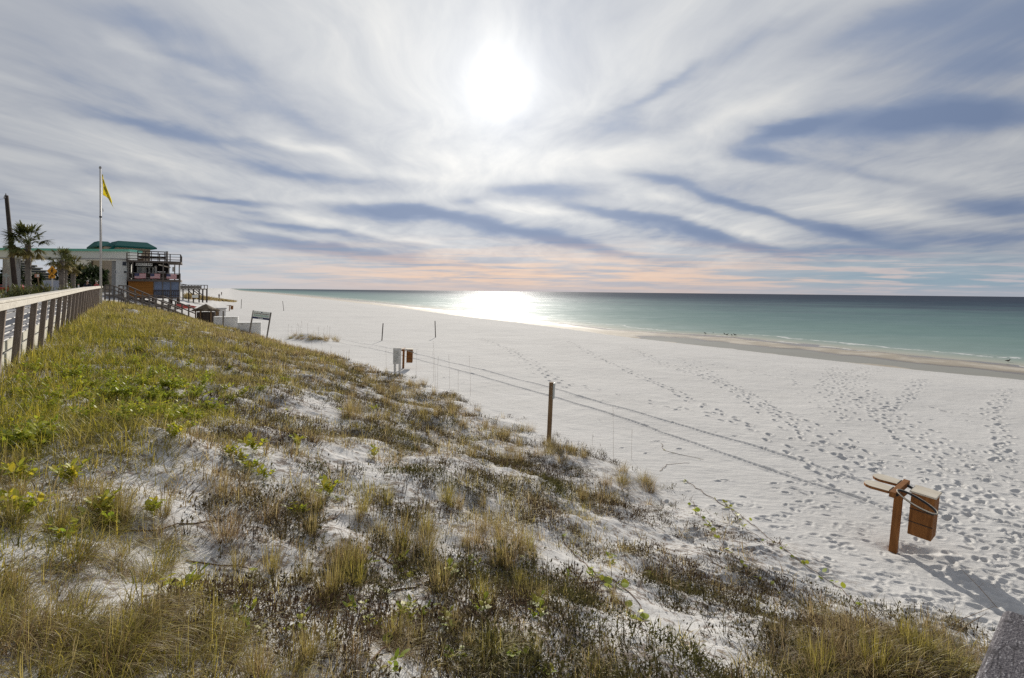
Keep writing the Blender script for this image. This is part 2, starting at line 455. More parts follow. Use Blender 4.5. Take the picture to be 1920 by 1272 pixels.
pbr(t, out, c, rough, t.lerp(soak, .1, .35), bm, t.lerp(t.m('MAXIMUM', wet, soak), .55, .08), .03)
M['sand'] = m
# ------------------------------------------------------------------ camera
cam = bpy.data.cameras.new('camera'); co_ = bpy.data.objects.new('camera', cam); COL.objects.link(co_)
cam.sensor_width = 36; cam.lens = F / 1920 * 36; cam.shift_y = -(636 - HY) / 1920; cam.clip_start = .05; cam.clip_end = 60000
co_.matrix_world = Matrix(((CR, -SR, 0, 0), (0, 0, -1, 0), (SR, CR, 0, EYE), (0, 0, 0, 1)))
SC.camera = co_
SC.view_settings.view_transform = 'Standard'; SC.view_settings.look = 'None'; SC.view_settings.gamma = 1; SC.view_settings.exposure = 0
SC.cycles.use_denoising = False
try: SC.cycles.denoising_prefilter = 'ACCURATE'
except Exception: pass
SC.cycles.max_bounces = 6; SC.cycles.diffuse_bounces = 3; SC.cycles.glossy_bounces = 3; SC.cycles.transmission_bounces = 3
SC.cycles.sample_clamp_indirect = 6; SC.cycles.use_adaptive_sampling = True; SC.cycles.adaptive_threshold = .006

# ------------------------------------------------------------------ sun
sd = ray(940, 165); sd = sd / np.linalg.norm(sd)
EL = math.asin(sd[2]); AZ = math.atan2(sd[0], sd[1])
sun = bpy.data.lights.new('sun', 'SUN'); sun.energy = 4.6; sun.angle = math.radians(.6); sun.color = (1, .93, .82)
so = bpy.data.objects.new('sun', sun); COL.objects.link(so); so.location = (0, 0, 50)
so.rotation_euler = Vector(sd).to_track_quat('Z', 'Y').to_euler()

# ------------------------------------------------------------------ sky: thin streaked altocumulus in front of a clear Nishita sky
SC.world = bpy.data.worlds.new('World'); SC.world.use_nodes = True
wt = SC.world.node_tree; wt.nodes.clear(); t = NT(wt)
wout = t.n('ShaderNodeOutputWorld'); bg = t.n('ShaderNodeBackground'); t.L.new(bg.outputs[0], wout.inputs[0]); bg.inputs[1].default_value = .1
sky = t.n('ShaderNodeTexSky', sky_type='NISHITA'); sky.sun_disc = False; sky.sun_elevation = EL; sky.sun_rotation = AZ
sky.air_density = 1.0; sky.dust_density = 1.2; sky.ozone_density = 1.5
D = t.n('ShaderNodeTexCoord').outputs['Generated']; D = t.v('NORMALIZE', D)
x, y, z = t.sep(D)
zc = t.m('MAXIMUM', z, 0.0)
# position on a flat cloud layer overhead
inv = t.m('DIVIDE', 1.0, t.m('ADD', zc, .07))
u = t.m('MULTIPLY', x, inv); v = t.m('MULTIPLY', y, inv)
P = t.xyz(u, v, 0)
wv = t.v('SUBTRACT', t.noise(P, .45, 2, .5, color=True), (.5, .5, .5))
sc_ = t.n('ShaderNodeVectorMath', operation='SCALE'); t.put(sc_.inputs[0], wv); sc_.inputs[3].default_value = 1.5
PW = t.v('ADD', P, sc_.outputs[0])
def mapped(vec, rot, sx, sy, loc=(0, 0, 0)):
    mp = t.n('ShaderNodeMapping'); t.put(mp.inputs[0], vec); mp.inputs['Rotation'].default_value = (0, 0, rot); mp.inputs['Scale'].default_value = (sx, sy, 1); mp.inputs['Location'].default_value = loc
    return mp.outputs[0]
nA = t.noise(mapped(PW, .55, 1.0, .30), 1.1, 5, .56, .3)          # long streaks
nB = t.noise(mapped(PW, .55, 2.6, 1.0, (3, 1, 0)), 1.7, 6, .6, .25)     # ripples
nC = t.noise(mapped(PW, .4, 1, .5, (7, 2, 0)), .55, 3, .5)
# direction plane coordinates (a east, b up) for the big bands of this sky
yi = t.m('DIVIDE', 1.0, t.m('MAXIMUM', y, .08))
a = t.m('MULTIPLY', x, yi); b = t.m('MULTIPLY', zc, yi)
AB = t.xyz(a, b, 0)
wn = t.v('SUBTRACT', t.noise(t.xyz(t.m('MULTIPLY', a, 4.5), t.m('MULTIPLY', b, 13), 1.7), 1, 4, .55, color=True), (.5, .5, .5))
ABW = t.v('ADD', AB, t.v('MULTIPLY', wn, (.16, .05, 0)))
front = t.mr(y, .05, .3)
def blobs(lst):
    acc = None
    for (px, py, L, T, sl, amp) in lst:
        r = ray(px, py)
        mp = t.n('ShaderNodeMapping', vector_type='TEXTURE'); t.put(mp.inputs[0], ABW)
        mp.inputs['Location'].default_value = (r[0], r[2], 0); mp.inputs['Rotation'].default_value = (0, 0, -math.atan(sl)); mp.inputs['Scale'].default_value = (L / F, T / F, 1)
        e = t.m('POWER', .3679, t.v('DOT_PRODUCT', mp.outputs[0], mp.outputs[0]))
        acc = t.m('MULTIPLY', e, amp) if acc is None else t.m('MULTIPLY_ADD', e, amp, acc)
    return t.m('MULTIPLY', acc, front)
DARK = [(740, 398, 130, 13, .04, .9), (900, 420, 170, 14, .17, .8), (1090, 458, 150, 14, .12, .9), (560, 428, 120, 9, .12, .7), (590, 466, 140, 13, .18, .75), (740, 486, 150, 9, .1, .7),
        (890, 376, 60, 8, -.05, .6), (1030, 358, 100, 13, .03, .75), (1180, 405, 120, 11, .22, .8), (1340, 452, 120, 12, .2, .9), (1235, 335, 90, 13, .08, .55), (1400, 388, 130, 11, .3, .75), (1560, 438, 130, 14, .2, .7),
        (1480, 240, 90, 16, -.26, 1.0), (1425, 292, 50, 16, .1, .75), (1720, 215, 200, 26, -.14, .7), (1860, 225, 150, 24, -.05, .7), (1650, 330, 180, 12, .15, .45), (1850, 388, 120, 20, .1, .7), (1800, 450, 200, 16, .05, .4),
        (300, 245, 150, 13, .18, .45), (500, 315, 110, 12, .15, .5), (560, 228, 190, 24, .4, .35), (420, 378, 110, 8, .12, .85), (470, 398, 70, 6, .12, .7), (140, 205, 120, 22, .2, .35), (240, 335, 160, 13, .12, .4), (400, 455, 160, 8, .08, .5), (650, 340, 110, 11, .1, .35),
        (1430, 80, 190, 26, -.5, .45), (1660, 40, 260, 34, -.4, .5), (1230, 170, 100, 15, -.7, .4), (1190, 238, 120, 24, -.1, .35), (1900, 30, 250, 60, -.3, .5), (1880, 120, 160, 30, -.2, .4),
        (270, 42, 150, 24, .22, .3), (330, 110, 120, 17, .3, .25), (460, 130, 70, 20, .4, .35), (60, 90, 160, 60, .3, .2), (1500, 470, 160, 8, .03, .5)]
BRIGHT = [(490, 264, 60, 10, .2, .6), (600, 285, 110, 10, .25, .5), (260, 92, 70, 16, .5, .6), (385, 150, 70, 14, .5, .4), (1390, 205, 180, 26, -.4, .6), (1240, 375, 130, 11, .22, .6), (760, 330, 170, 14, .05, .5), (1000, 392, 130, 11, .15, .7), (520, 400, 140, 8, .12, .6),
          (1300, 420, 120, 12, .22, .5), (1560, 320, 220, 22, .1, .4), (1700, 400, 180, 20, .1, .45), (640, 375, 90, 10, -.05, .6), (560, 445, 120, 7, .12, .4), (760, 445, 130, 8, .15, .5), (1210, 465, 90, 9, .1, .5), (1100, 300, 260, 30, 0, .4), (820, 300, 200, 26, .08, .35)]
dk = blobs(DARK); br = blobs(BRIGHT)
dens = t.m('ADD', t.m('MULTIPLY', t.m('SUBTRACT', nA, .5), .7), t.m('MULTIPLY', t.m('SUBTRACT', nB, .5), .56))
dens = t.m('ADD', dens, t.m('MULTIPLY', t.m('SUBTRACT', nC, .5), .7))
shp = t.m('MULTIPLY_ADD', t.m('SUBTRACT', nB, .5), .9, 1.0)
dens = t.m('SUBTRACT', t.m('ADD', t.m('ADD', dens, .575), t.m('MULTIPLY', br, .4)), t.m('MULTIPLY', t.m('MULTIPLY', dk, shp), .62))
cl = t.ramp(dens, [(0, (.165, .225, .36)), (.22, (.26, .315, .43)), (.45, (.41, .44, .50)), (.65, (.53, .55, .58)), (.88, (.68, .68, .67)), (1, (.76, .75, .72))])
# blue gaps where the layer is thin: the clear sky behind it
gap = t.mr(dens, .1, .45, .45, 0)
skyc = t.n('ShaderNodeVectorMath', operation='SCALE'); t.put(skyc.inputs[0], sky.outputs[0]); skyc.inputs[3].default_value = .1
cl = t.mix(gap, cl, t.v('MINIMUM', skyc.outputs[0], (.2, .27, .42)))
# sideways falloff of brightness away from the sun
dotp = t.v('DOT_PRODUCT', D, tuple(sd)); ang = t.m('ARCCOSINE', t.m('MINIMUM', dotp, .999999))
side = t.mr(ang, .3, 1.1, 1.0, .74); side = t.m('MULTIPLY', side, t.mr(ang, 1.2, 2.2, 1.0, .6)); cl = t.mix(1.0, cl, t.xyz(side, t.m('MULTIPLY_ADD', side, .97, .03), t.m('MULTIPLY_ADD', side, .9, .1)), 'MULTIPLY')
# warm and mauve band low over the sea
hb = t.mr(b, .015, .115, 1, 0)
hs = t.noise(t.xyz(t.m('MULTIPLY', a, 5), t.m('MULTIPLY', b, 95), 0), 1, 4, .6, .3)
mid = t.m('POWER', .3679, t.m('POWER', t.m('DIVIDE', t.m('SUBTRACT', a, .02), .62), 2.0))
peach = t.mix(mid, (.43, .44, .50), (.84, .56, .38)); blue = t.mix(mid, (.30, .40, .48), (.38, .38, .43))
hc = t.mix(t.mr(hs, .36, .6), blue, peach)
right = t.mr(a, .35, .7); hc = t.mix(t.m('MULTIPLY', right, t.mr(hs, .62, .45)), hc, (.235, .34, .42))
low = t.mr(b, .0, .03, 1, 0); hc = t.mix(t.m('MULTIPLY', low, .75), hc, t.mix(mid, (.40, .41, .47), (.47, .40, .40)))
left = t.mr(a, -.1, -.75); hc = t.mix(t.m('MULTIPLY', left, .65), hc, (.56, .60, .64))
cl = t.mix(t.m('MULTIPLY', hb, .9), cl, hc)
# sun veiled by the cloud
def gl(sig, amp, p=2.0): return t.m('MULTIPLY', t.m('POWER', .3679, t.m('POWER', t.m('DIVIDE', ang, math.radians(sig)), p)), amp)
veil = t.m('MULTIPLY_ADD', t.m('SUBTRACT', dens, .5), .5, .9)
glow = t.m('ADD', gl(2.1, .7, 1.15), t.m('MULTIPLY', t.m('ADD', gl(8.5, .25, 1.25), gl(22, .25, 1.25)), veil))
gv = t.n('ShaderNodeVectorMath', operation='SCALE'); gv.inputs[0].default_value = (1, .985, .94); t.put(gv.inputs[3], glow)
cl = t.v('ADD', cl, gv.outputs[0])
# below the horizon: dim ground tone
cl = t.mix(t.mr(z, -.02, -.002), (.3, .3, .3), cl)
fin = t.n('ShaderNodeVectorMath', operation='SCALE'); t.put(fin.inputs[0], cl); fin.inputs[3].default_value = 10.0
t.L.new(fin.outputs[0], bg.inputs[0])
SC.world.cycles.sampling_method = 'MANUAL'; SC.world.cycles.sample_map_resolution = 1024

# ------------------------------------------------------------------ the beach and dune: one sheet to the horizon
rr = np.concatenate([np.geomspace(.3, 3, 30)[:-1], np.geomspace(3, 62, 1150)[:-1], np.geomspace(62, 9000, 230)])
th = np.concatenate([np.radians(np.linspace(-112, -54, 60))[:-1], np.radians(np.linspace(-54, 54, 1150)), np.radians(np.linspace(54, 112, 60))[1:]])
RR, TH = np.meshgrid(rr, th, indexing='ij')
GX = RR * np.sin(TH); GY = RR * np.cos(TH); GZ = height(GX, GY)
PR = []                                               # footprints: x, y, heading, length, width, depth
def trail(pts, step=.62, wid=.16, jit=.08, lanes=1, spread=.5, dep=.05, prob=1.0):
    W = [ground(*p) for p in pts]; W = np.array([w for w in W if w is not None])[:, :2]
    for ln in range(lanes):
        off = (rng.random() - .5) * spread * (lanes > 1) * 2
        side = 1; carry = rng.random() * step
        for p, q in zip(W[:-1], W[1:]):
            d = q - p; n = np.linalg.norm(d); d /= n; pr = np.array([-d[1], d[0]]); s_ = carry
            while s_ < n:
                c = p + d * s_ + pr * (side * wid + off + rng.normal(0, jit)); side = -side
                if rng.random() < prob: PR.append((c[0], c[1], math.atan2(d[1], d[0]) + rng.normal(0, .25), rng.uniform(.12, .17), rng.uniform(.06, .085), dep * rng.uniform(.6, 1.1)))
                s_ += step * rng.uniform(.85, 1.15)
            carry = s_ - n
trail([(897, 634), (955, 655), (1010, 688), (1040, 712), (1062, 730)], lanes=2, spread=.6)
trail([(1060, 640), (1100, 662), (1164, 692), (1200, 711), (1245, 728), (1290, 754), (1329, 771), (1372, 792), (1414, 811), (1440, 831), (1489, 865), (1560, 915)], lanes=2, spread=.35)
trail([(1160, 650), (1215, 675), (1284, 701), (1324, 710), (1380, 741), (1410, 764), (1440, 786), (1470, 809), (1522, 839), (1570, 872)], lanes=2, spread=.7)
trail([(1288, 680), (1326, 701), (1339, 711), (1387, 734), (1432, 766), (1477, 781), (1530, 801), (1579, 841), (1609, 869), (1627, 891)], lanes=2, spread=.5)
trail([(1265, 672), (1326, 680), (1442, 705), (1510, 722), (1540, 729)], prob=.8)
trail([(1640, 690), (1597, 704), (1597, 722), (1627, 752), (1665, 779), (1706, 805), (1744, 835), (1777, 861), (1807, 884), (1837, 914), (1845, 950), (1850, 1000)], lanes=4, spread=.9)
trail([(1570, 690), (1560, 722), (1564, 734), (1594, 764), (1612, 790)], lanes=2, spread=.4)
trail([(1725, 711), (1702, 741), (1680, 760), (1640, 772)], lanes=2, spread=.4)
trail([(1721, 760), (1815, 779), (1894, 792)], prob=.8)
trail([(1900, 730), (1880, 780), (1905, 830), (1890, 870)], lanes=2, spread=.5)
trail([(1200, 747), (1260, 768), (1290, 765), (1350, 790)])
trail([(1500, 680), (1480, 700), (1490, 720), (1530, 760), (1600, 800)], prob=.7, dep=.03)
trail([(920, 660), (1000, 700), (1150, 740), (1210, 760)], prob=.55, dep=.03)
for (x0, x1, y0, y1, n, dep) in ((1700, 1990, 850, 1272, 520, .026), (1330, 1720, 940, 1180, 260, .016), (1560, 1900, 830, 900, 50, .035), (1250, 1560, 900, 1120, 70, .03), (1120, 1920, 740, 860, 40, .03), (560, 900, 600, 720, 30, .03), (1450, 1700, 820, 960, 40, .04)):
    for i in range(n):
        g = ground(rng.uniform(x0, x1), rng.uniform(y0, y1))
        if g is None: continue
        PR.append((g[0], g[1], rng.normal(.3, .7), rng.uniform(.06, .13), rng.uniform(.03, .055), dep * rng.uniform(.4, 1.3)))
def carve(cx, cy, ext, fn):
    r = math.hypot(cx, cy); a_ = math.atan2(cx, cy)
    i0, i1 = np.searchsorted(rr, [r - ext, r + ext]); j0, j1 = np.searchsorted(th, [a_ - ext / r, a_ + ext / r])
    if i1 <= i0 or j1 <= j0: return
    GZ[i0:i1, j0:j1] += fn(GX[i0:i1, j0:j1] - cx, GY[i0:i1, j0:j1] - cy)
for (cx, cy, hd, L_, W_, dp) in PR:
    if cx > Acoast(cy) - .3: continue
    c_, s_ = math.cos(hd), math.sin(hd)
    def fn(X, Y):
        q = ((X * c_ + Y * s_) / L_) ** 2 + ((-X * s_ + Y * c_) / W_) ** 2
        return -dp * np.exp(-q ** 2.2) + dp * .38 * np.exp(-(np.sqrt(q) - 1.45) ** 2 * 5)
    carve(cx, cy, .5, fn)
# the two wheel ruts of a beach patrol
RUTS = [[(640, 636), (680, 645), (738, 655), (775, 663), (900, 693), (1034, 727), (1080, 742), (1200, 775), (1425, 840), (1589, 894), (1746, 942), (1920, 991), (1990, 1012)],
        [(560, 625), (630, 641), (680, 651), (738, 663), (880, 700), (1028, 741), (1080, 757), (1200, 796), (1425, 874), (1580, 926), (1700, 968), (1920, 1046), (1990, 1072)]]
for pts in RUTS:
    W = np.array([ground(*p)[:2] for p in pts])
    for p, q in zip(W[:-1], W[1:]):
        n = np.linalg.norm(q - p); d = (q - p) / n
        for s_ in np.arange(0, n, .5):
            c = p + d * (s_ + .25)
            def fn(X, Y):
                al = X * d[0] + Y * d[1]; ac = -X * d[1] + Y * d[0]
                ac = ac + .03 * np.sin((X + c[0]) * 1.3) + .02 * np.sin((Y + c[1]) * 3.1)
                tread = 1 + .35 * np.sin((al + s_) * 40)
                return ((np.abs(al) <= .25) * (-.04 * np.exp(-(ac / .048) ** 4) * tread + .015 * np.exp(-((np.abs(ac) - .12) / .04) ** 2)))
            carve(c[0], c[1], .6, fn)
# hollow scoured around the recycling post
TRASH = ground(1675, 1028)
carve(TRASH[0], TRASH[1] - .05, .8, lambda X, Y: -.06 * np.exp(-(X / .3) ** 2 - (Y / .2) ** 2))
carve(TRASH[0] + .42, TRASH[1] - .05, .8, lambda X, Y: -.07 * np.exp(-((X + Y * .4) / .3) ** 2 - (Y / .1) ** 2) + .03 * np.exp(-(X / .4) ** 2 - ((Y + .22) / .1) ** 2))
s_sh = shore_s(GX, GY); w_sh = np.maximum((Bcoast(GY) - Acoast(GY)) * .85, .5)
dd = fence_d(GX, GY); kk = kY(GY)
nzw = fbm(GX * .3, GY * .3, 51, 3)
wet = sstep(-.3, .25, s_sh + (nzw - .5) * .8)
soak = np.maximum(sstep(.03, -.03, GZ + .415 + (nzw - .5) * .05) * (s_sh > 0), (1 - sstep(56, 66, GY)) * 0)
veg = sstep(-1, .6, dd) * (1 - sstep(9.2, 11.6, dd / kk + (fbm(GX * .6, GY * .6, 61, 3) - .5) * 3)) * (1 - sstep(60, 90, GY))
lawn = (1 - sstep(-9.5, -8.5, dd)) * (1 - sstep(300, 500, GY))
n, mcols = GX.shape
idx = np.arange(n * mcols).reshape(n, mcols)
Q = np.stack([idx[:-1, :-1], idx[:-1, 1:], idx[1:, 1:], idx[1:, :-1]], -1).reshape(-1, 4)[:, ::-1]
me = mesh_np('beach', np.stack([GX, GY, GZ], -1), Q, M['sand'], {'wet': wet.ravel(), 'soak': soak.ravel(), 'veg': veg.ravel(), 'lawn': lawn.ravel()}, smooth=True)
props(link('beach', me), 'white sand beach and dune running along the sea', 'beach', kind='structure')

# ------------------------------------------------------------------ the sea
r2 = np.concatenate([np.geomspace(18, 400, 260)[:-1], np.geomspace(400, 40000, 90)]); t2 = np.radians(np.linspace(-75, 100, 420))
R2, T2 = np.meshgrid(r2, t2, indexing='ij'); WX = R2 * np.sin(T2); WY = R2 * np.cos(T2)
off = (WX - Bcoast(WY)) * .85
WZ = WL + (fbm(WX * .5, WY * .5, 71, 3) - .5) * .10 * sstep(2, 12, off) + .1 * np.exp(-((off - 5 - 2 * np.sin(WY * .05)) / .9) ** 2) * (fbm(WX * .05, WY * .05, 77, 2) > .45)
m, t, out = mat_tree('shallow_gulf_water'); co = world_co(t)
o_ = t.attr('off'); lg = t.m('DIVIDE', t.m('LOGARITHM', t.m('ADD', t.m('MAXIMUM', o_, 0.0), 1.0), math.e), 8.5)   # 0 .. 1 for 0 .. 5 km
pat = t.noise(co, .02, 4, .6)
lg2 = t.m('ADD', lg, t.m('MULTIPLY', t.m('SUBTRACT', pat, .5), .3))
c = t.ramp(lg2, [(.0, (.42, .38, .3)), (.14, (.36, .38, .32)), (.25, (.2, .28, .255)), (.38, (.12, .21, .2)), (.5, (.085, .165, .168)), (.58, (.055, .112, .13)), (.66, (.03, .06, .09)), (.76, (.02, .036, .065)), (1, (.016, .028, .055))])
c = t.mix(t.mr(o_, .2, -.6), c, (.27, .265, .235))
# foam of the little breakers along the edge
fw = t.noise(co, .16, 4, .6); fo = t.m('ADD', o_, t.m('MULTIPLY', t.m('SUBTRACT', fw, .5), 7.0))
ln = t.m('MAXIMUM', t.mr(t.m('ABSOLUTE', t.m('SUBTRACT', fo, .2)), .1, .5, 1, 0), t.mr(t.m('ABSOLUTE', t.m('SUBTRACT', fo, 5.2)), .15, .55, 1, 0))
fm = t.m('MULTIPLY', ln, t.mr(t.noise(co, 1.4, 4, .7), .42, .55))
c = t.mix(t.m('MULTIPLY', fm, .75), c, (.75, .75, .73))
df = t.n('ShaderNodeBsdfDiffuse'); t.put(df.inputs[0], c)
gls = t.n('ShaderNodeBsdfGlossy'); gls.inputs['Roughness'].default_value = .36; t.put(gls.inputs[0], (.95, .97, 1))
mp = t.n('ShaderNodeMapping'); t.put(mp.inputs[0], co); mp.inputs['Scale'].default_value = (.35, 1.0, 1); mp.inputs['Rotation'].default_value = (0, 0, .3)
wn1 = t.noise(mp.outputs[0], .9, 4, .6, .3); wn2 = t.noise(mp.outputs[0], .12, 3, .5)
bp = t.n('ShaderNodeBump'); t.put(bp.inputs['Height'], t.m('ADD', wn1, t.m('MULTIPLY', wn2, 2.0))); bp.inputs['Strength'].default_value = 1.0; bp.inputs['Distance'].default_value = .28
t.L.new(bp.outputs[0], gls.inputs['Normal'])
mq = t.n('ShaderNodeMapping'); t.put(mq.inputs[0], co); mq.inputs['Scale'].default_value = (.3, 1, 1); mq.inputs['Rotation'].default_value = (0, 0, .3)
spark = t.m('MULTIPLY', t.mr(t.noise(mq.outputs[0], .55, 5, .65), .36, .66, .06, 1.7), t.mr(t.noise(mq.outputs[0], .035, 4, .6), .35, .62, .35, 1.3))
fr = t.n('ShaderNodeFresnel'); fr.inputs[0].default_value = 1.33; t.L.new(bp.outputs[0], fr.inputs['Normal'])
mx = t.n('ShaderNodeMixShader'); t.put(mx.inputs[0], t.m('MULTIPLY', t.m('MINIMUM', t.m('MULTIPLY', fr.outputs[0], .3), .036), spark)); g2 = t.n('ShaderNodeBsdfGlossy'); g2.inputs['Roughness'].default_value = .62; t.put(g2.inputs[0], (.95, .97, 1)); m0 = t.n('ShaderNodeMixShader'); t.put(m0.inputs[0], t.mr(o_, 400, 30, .04, .085)); t.L.new(df.outputs[0], m0.inputs[1]); t.L.new(g2.outputs[0], m0.inputs[2]); t.L.new(m0.outputs[0], mx.inputs[1]); t.L.new(gls.outputs[0], mx.inputs[2]); t.L.new(mx.outputs[0], out.inputs[0])
idx = np.arange(WX.size).reshape(WX.shape); Q = np.stack([idx[:-1, :-1], idx[:-1, 1:], idx[1:, 1:], idx[1:, :-1]], -1).reshape(-1, 4)[:, ::-1]
me = mesh_np('sea', np.stack([WX, WY, WZ], -1), Q, m, {'off': off.ravel()}, smooth=True)
props(link('sea', me), 'green blue sea with sun glitter', 'sea', kind='structure')
# ------------------------------------------------------------------ dune vegetation
CXS = np.arange(13) * 160.0; CYS = np.array([540, 560, 620, 680, 740, 800, 860, 920, 980, 1040, 1100, 1160, 1220, 1290.])
COV = np.array([[9, 9, 9, 9, 9, 6, 0, 0, 0, 0, 0, 0, 0], [9, 9, 9, 9, 9, 6, 0, 0, 0, 0, 0, 0, 0], [9, 9, 9, 9, 9, 7, 2, 0, 0, 0, 0, 0, 0],
    [9, 9, 9, 9, 8, 8, 5, 0, 0, 0, 0, 0, 0], [9, 9, 9, 7, 7, 7, 7, 2, 0, 0, 0, 0, 0], [9, 9, 8, 6, 7, 7, 6, 5, 1, 0, 0, 0, 0], [9, 8, 7, 6, 7, 6, 6, 6, 4, 0, 0, 0, 0],
    [8, 7, 6, 6, 7, 6, 7, 6, 6, 0, 0, 0, 0], [8, 8, 6, 6, 6, 7, 7, 7, 3, 1, 0, 0, 0], [7, 5, 4, 4, 6, 6, 7, 7, 6, 2, 0, 0, 0], [7, 4, 6, 5, 4, 5, 6, 6, 6, 4, 0, 0, 0],
    [8, 6, 8, 5, 4, 5, 5, 4, 4, 4, 3, 3, 0], [9, 9, 9, 6, 5, 6, 5, 4, 4, 5, 8, 9, 7], [9, 9, 9, 8, 6, 7, 6, 5, 5, 7, 9, 9, 9]]) / 9.0
BARE = [(135, 1110, 70, 45), (400, 1035, 75, 35), (655, 985, 55, 40), (930, 765, 55, 25), (1010, 830, 40, 22), (1300, 960, 130, 50), (590, 760, 60, 25), (860, 880, 50, 20), (760, 1130, 70, 30), (1050, 1060, 60, 22), (1180, 1180, 50, 25), (540, 880, 60, 25), (1120, 880, 40, 25), (650, 860, 40, 20), (330, 620, 18, 4), (1330, 1170, 60, 25)]
def cover(X, Y):
    Yc = np.maximum(Y, .5); px, py = project(X, Yc, height(X, Y, False))
    fx = np.clip(px / 160, 0, 11.999); fy = np.clip(np.interp(py, CYS, np.arange(14)), 0, 12.999)
    ix = fx.astype(int); iy = fy.astype(int); u_ = fx - ix; v_ = fy - iy
    c = (COV[iy, ix] * (1 - u_) + COV[iy, ix + 1] * u_) * (1 - v_) + (COV[iy + 1, ix] * (1 - u_) + COV[iy + 1, ix + 1] * u_) * v_
    for (bx, by, sx, sy) in BARE: c = c * (1 - .8 * np.exp(-((px - bx) / sx) ** 2 - ((py - by) / sy) ** 2))
    k = kY(Y); d = fence_d(X, Y)
    c = c * sstep(-.15, .15, d) * (1 - sstep(10.6, 11.8, d / k + (vnoise(X * .9, Y * .9, 5) - .5) * 1.6))
    return c, px, py, d / k
def greenness(px, py, X, Y):
    g = .43 + .30 * np.exp(-((px - 250) / 230) ** 2 - ((py - 720) / 70) ** 2) + .22 * np.exp(-((px - 30) / 150) ** 2 - ((py - 800) / 130) ** 2)
    g = g + .20 * sstep(500, 150, px) * sstep(560, 640, py) + .12 * sstep(700, 580, py) * sstep(420, 100, px)
    g = g + (fbm(X * .7, Y * .7, 81, 3) - .5) * .6 + (fbm(X * 2.6, Y * 2.6, 83, 3) - .5) * .6
    return np.clip(g, .02, .95)
def scatter(dens, r0, r1, p, amax=(-60, 47)):
    """random ground points, dens per m2 at 3 m falling off as distance^-p"""
    a0, a1 = np.radians(amax)
    N = int((a1 - a0) * dens * 3 ** p * ((r1 ** (2 - p) - r0 ** (2 - p)) / (2 - p)))
    r = (rng.random(N) * (r1 ** (2 - p) - r0 ** (2 - p)) + r0 ** (2 - p)) ** (1 / (2 - p)); a_ = rng.uniform(a0, a1, N)
    return r * np.sin(a_), r * np.cos(a_), r
def blades(strip, X, Y, Z, n, H, rad, W, hue, lean=(.0, .5), curl=(.2, 1.2), nseg=3, up=None):
    """n ribbons for every clump centre (arrays)"""
    k = np.repeat(np.arange(len(X)), n); N = len(k)
    az = rng.uniform(0, 2 * PI, N); rr_ = np.sqrt(rng.random(N)) * rad[k]
    b = np.stack([X[k] + rr_ * np.cos(az), Y[k] + rr_ * np.sin(az), Z[k] - .01], -1)
    L = H[k] * rng.uniform(.45, 1.15, N)
    ln = rng.uniform(*lean, N); cu = rng.uniform(*curl, N) * np.where(rng.random(N) < .9, 1, -.6)
    V, Qd = strips(b, az + rng.normal(0, .6, N), L, ln, cu, W[k] * rng.uniform(.7, 1.3, N), nseg)
    strip.add(V, Qd, np.clip(hue[k] + rng.normal(0, .12, N), 0, 1))

# (1) low mat of grass that nobody could count
S = Strip()
X, Y, r = scatter(150, 2.0, 62, 1.0); c, px, py, dk_ = cover(X, Y)
patch = fbm(X * 1.15, Y * 1.15, 91, 3)
far = sstep(9, 22, r)
keep = rng.random(len(X)) < np.clip(c * c * (1.45 - .72 * sstep(400, 640, px)), 0, 1) * sstep(.64 - .58 * c, .80 - .46 * c, patch + .25 * far * (px < 620) + .05)
X, Y, r, px, py, dk_ = X[keep], Y[keep], r[keep], px[keep], py[keep], dk_[keep]; Z = height(X, Y)
hue = greenness(px, py, X, Y); edge = sstep(8.0, 10, dk_); hue = hue * (1 - .45 * edge)
tall = .10 + .20 * fbm(X * .8, Y * .8, 95, 2) + .10 * sstep(400, 100, px) * sstep(900, 800, py) + .06 * edge + .06 * sstep(1180, 1260, py) * ((px < 480) | (px > 1440)) + .14 * sstep(9, 22, r) * (px < 640)
tall = tall * (1 - .3 * (1 - sstep(4, 7, r)))
n = np.where(r < 8, 20, np.where(r < 16, 18, 15)).astype(int)
blades(S, X, Y, Z, n, tall, .05 + .006 * r, .0032 + .00055 * r, hue, lean=(0, 1.0), curl=(.3, 2.3), nseg=4)
link('dune_grass', S.mesh('dune_grass', M['grass'])); props(bpy.data.objects['dune_grass'], 'tangled tan and green grass covering the dune', 'grass', kind='stuff')

# (2) withered low creeper and dead seedlings on the sand
S = Strip()
X, Y, r = scatter(350, 2.0, 34, 1.06); c, px, py, dk_ = cover(X, Y)
patch = fbm(X * .9 + 40, Y * .9, 101, 4)
right = sstep(150, 700, px)
keep = rng.random(len(X)) < np.clip(c * 1.6, 0, 1) * sstep(.395, .56, patch) * (.35 + .65 * right)
X, Y, r, px, py = X[keep], Y[keep], r[keep], px[keep], py[keep]; Z = height(X, Y)
hue = np.clip(.3 + (fbm(X * 1.3, Y * 1.3, 111, 2) - .5) * 1.2, 0, 1); one = np.ones(len(X))
blades(S, X, Y, Z, np.full(len(X), 8), one * .15, .04 + .004 * r, .0042 + .0005 * r, hue * .8, lean=(.2, 1.5), curl=(-1.2, 1.6), nseg=4)
k = np.repeat(np.arange(len(X)), 7); N = len(k); az = rng.uniform(0, 2 * PI, N)
b = np.stack([X[k] + rng.normal(0, .055, N), Y[k] + rng.normal(0, .055, N), Z[k] + rng.uniform(0, .09, N)], -1)
V, Qd = strips(b, az, rng.uniform(.015, .036, N) * (1 + r[k] * .03), rng.uniform(.3, 1.7, N), rng.uniform(-1, 1, N), rng.uniform(.008, .017, N) * (1 + r[k] * .03), 2, 'leaf')
S.add(V, Qd, hue[k])
